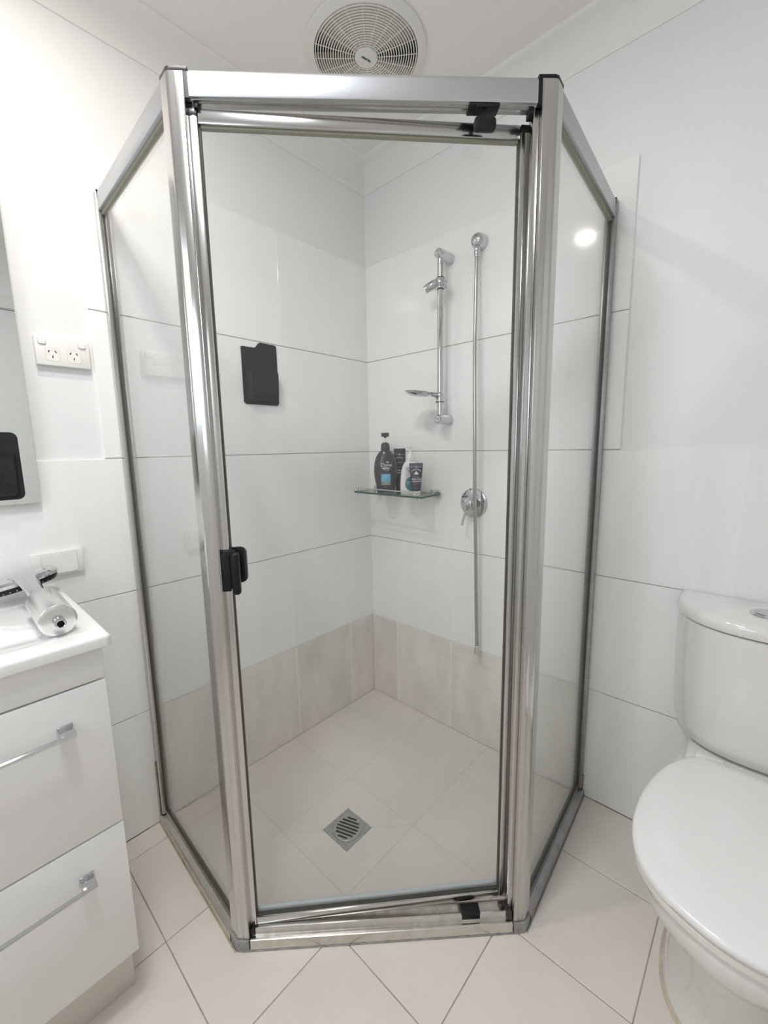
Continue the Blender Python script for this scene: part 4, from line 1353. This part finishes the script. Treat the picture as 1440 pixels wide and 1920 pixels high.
SX0, SX1, HW = -0.200, -0.676, 0.181
bm = bmesh.new()
ring_loft(bm, [egg(-0.045, -0.520, 0.122, 0.0003, PANP), egg(-0.045, -0.515, 0.118, 0.012, PANP), egg(-0.045, -0.505, 0.115, 0.10, PANP), egg(-0.040, -0.520, 0.118, 0.20, PANP),
               egg(-0.035, -0.560, 0.132, 0.265, PANP), egg(-0.030, -0.612, 0.154, 0.305, PANP), egg(-0.030, -0.648, 0.170, 0.335, PANP), egg(-0.030, -0.664, 0.1775, 0.365, PANP),
               egg(-0.030, -0.668, 0.1790, 0.395, PANP), egg(-0.030, -0.664, 0.1765, 0.4035, PANP), egg(-0.034, -0.648, 0.165, 0.406, PANP)])
obj('pan', bm, M_CERAM, toi, angle=50)
obj('pan_deck', mk(-0.235, -0.030, CY - 0.128, CY + 0.128, 0.400, 0.4345, 0.010, 3), M_CERAM, toi)
bm = bmesh.new()
ring_loft(bm, [egg(SX0, SX1 + 0.008, HW - 0.006, 0.4085), egg(SX0, SX1 + 0.003, HW - 0.002, 0.411), egg(SX0, SX1 + 0.003, HW - 0.002, 0.4225), egg(SX0, SX1 + 0.007, HW - 0.005, 0.4250)])
obj('seat_ring', bm, M_CREAM, toi, angle=50, label='cream edged seat ring')
bm = bmesh.new()
ring_loft(bm, [egg(SX0, SX1 + 0.006, HW - 0.004, 0.4262), egg(SX0, SX1 + 0.001, HW, 0.4285), egg(SX0, SX1, HW, 0.4370), egg(SX0, SX1 + 0.003, HW - 0.002, 0.4412), egg(SX0 - 0.002, SX1 + 0.010, HW - 0.008, 0.4440), egg(SX0 - 0.006, SX1 + 0.024, HW - 0.020, 0.4465),
               egg(SX0 - 0.03, SX1 + 0.08, HW - 0.07, 0.4490)])
obj('seat_lid', bm, M_SEAT, toi, angle=60)
for dy in (-0.078, 0.078):
    bm = mk(-0.214, -0.186, CY + dy - 0.028, CY + dy + 0.028, 0.4348, 0.4445, 0.004, 2)
    obj('hinge', bm, M_RUBBERW, toi)
bm = bmesh.new()
ring_loft(bm, [egg(-0.040, -0.5275, 0.1265, 0.0002, PANP), egg(-0.0445, -0.5170, 0.1193, 0.0075, PANP)], True, False, False)
obj('base_sealant', bm, mat('tan_sealant', (0.66, 0.57, 0.46), 0.6, noise=0.3, nscale=(20, 20, 20)), toi, label='tan bead of sealant at the floor')

# ------------------------------------------------------------------ exhaust fan
FC = Vector((-0.386, -0.399, ZC))
fan = thing('exhaust_fan', 'round white ceiling exhaust fan with a concentric ring grille above the shower', 'fan', (FC.x, FC.y, ZC))
ZD = Vector((0, 0, -1))
obj('flange', lathe(bmesh.new(), [(0.1765, 0.0005), (0.1775, 0.0005), (0.1785, 0.003), (0.1765, 0.0065), (0.168, 0.009), (0.158, 0.0125), (0.1535, 0.013), (0.1525, 0.010), (0.1525, 0.0005)], FC, ZD, 72, hollow=True), M_FANW, fan)
obj('cavity', lathe(bmesh.new(), [(0.1528, 0.0005), (0.1528, 0.0012)], FC, ZD, 48), M_FANDK, fan, label='dark cavity')
bm = bmesh.new()
for k in range(3):
    a0 = math.radians((-97, 4, 105)[k]) - 0.54
    seg = 8
    for i in range(seg):
        a, b = a0 + 1.08 * i / seg, a0 + 1.08 * (i + 1) / seg
        z0, z1 = 0.0020 + 0.0045 * i / seg, 0.0020 + 0.0045 * (i + 1) / seg
        q = [FC + Vector((r * math.cos(t), r * math.sin(t), -z)) for r, t, z in ((0.035, a, z0), (0.148, a, z0), (0.148, b, z1), (0.035, b, z1))]
        bm.faces.new([bm.verts.new(p) for p in q])
bmesh.ops.remove_doubles(bm, verts=bm.verts[:], dist=1e-5)
obj('impeller', bm, M_FANBL, fan, label='grey fan blades behind the grille')
bm = bmesh.new()
for k in range(16):
    r = 0.0395 + (0.1490 - 0.0395) * k / 15
    z = 0.0145 + 0.0035 * (1 - (r / 0.15) ** 2)
    lathe(bm, [(r - 0.0014, z - 0.0060), (r + 0.0014, z - 0.0060), (r + 0.0012, z), (r - 0.0012, z)], FC, ZD, 64, hollow=True)
for k in range(20):
    a = 2 * PI * k / 20 + 0.08
    d = Vector((math.cos(a), math.sin(a), 0))
    tube(bm, [FC + d * 0.031 + ZD * 0.0165, FC + d * 0.09 + ZD * 0.0155, FC + d * 0.1535 + ZD * 0.0118], 0.0011, 5)
obj('grille', bm, M_FANGR, fan, kind='stuff', smooth=False, label='concentric ring grille')
obj('hub', lathe(bmesh.new(), [(0.034, 0.008), (0.0345, 0.017), (0.033, 0.0195), (0.029, 0.0205), (0.0001, 0.0208)], FC, ZD, 40), M_FANW, fan)
bm = text_bm('MARTEC', 0.0085, spacing=0.95, bold=0.0004)
# read from below, running down to the right as seen from the door
tx = Vector((0.975, -0.222, 0)).normalized(); ty = Vector((-0.222, -0.975, 0)).normalized()
bmesh.ops.transform(bm, matrix=basis(FC + ZD * 0.0214, tx, ty, (0, 0, -1)), verts=bm.verts[:])
obj('lettering', bm, M_LOGO, fan, smooth=False, label='small dark maker mark')

# ------------------------------------------------------------------ downlight
t = thing('downlight', 'recessed white downlight in the ceiling in front of the vanity', 'ceiling light', (-1.26, -0.51, ZC))
obj('trim_ring', lathe(bmesh.new(), [(0.040, 0.0005), (0.0455, 0.0005), (0.0465, 0.002), (0.044, 0.0055), (0.0395, 0.006)], (-1.26, -0.51, ZC), ZD, 36, hollow=True), M_FANW, t)
obj('lens', lathe(bmesh.new(), [(0.039, 0.0010), (0.039, 0.0030)], (-1.26, -0.51, ZC), ZD, 32), M_LENS, t)
t = thing('oyster_light', 'flat round white ceiling light with a glowing diffuser in the middle of the ceiling', 'ceiling light', (-1.40, -0.90, ZC))
obj('light_base', lathe(bmesh.new(), [(0.135, 0.0003), (0.148, 0.0005), (0.150, 0.020), (0.146, 0.026), (0.138, 0.0275), (0.135, 0.022)], (-1.40, -0.90, ZC), ZD, 48, hollow=True), M_FANW, t)
obj('diffuser', lathe(bmesh.new(), [(0.1345, 0.010), (0.1345, 0.0285), (0.08, 0.0315), (0.0001, 0.032)], (-1.40, -0.90, ZC), ZD, 48), M_DIFF, t)
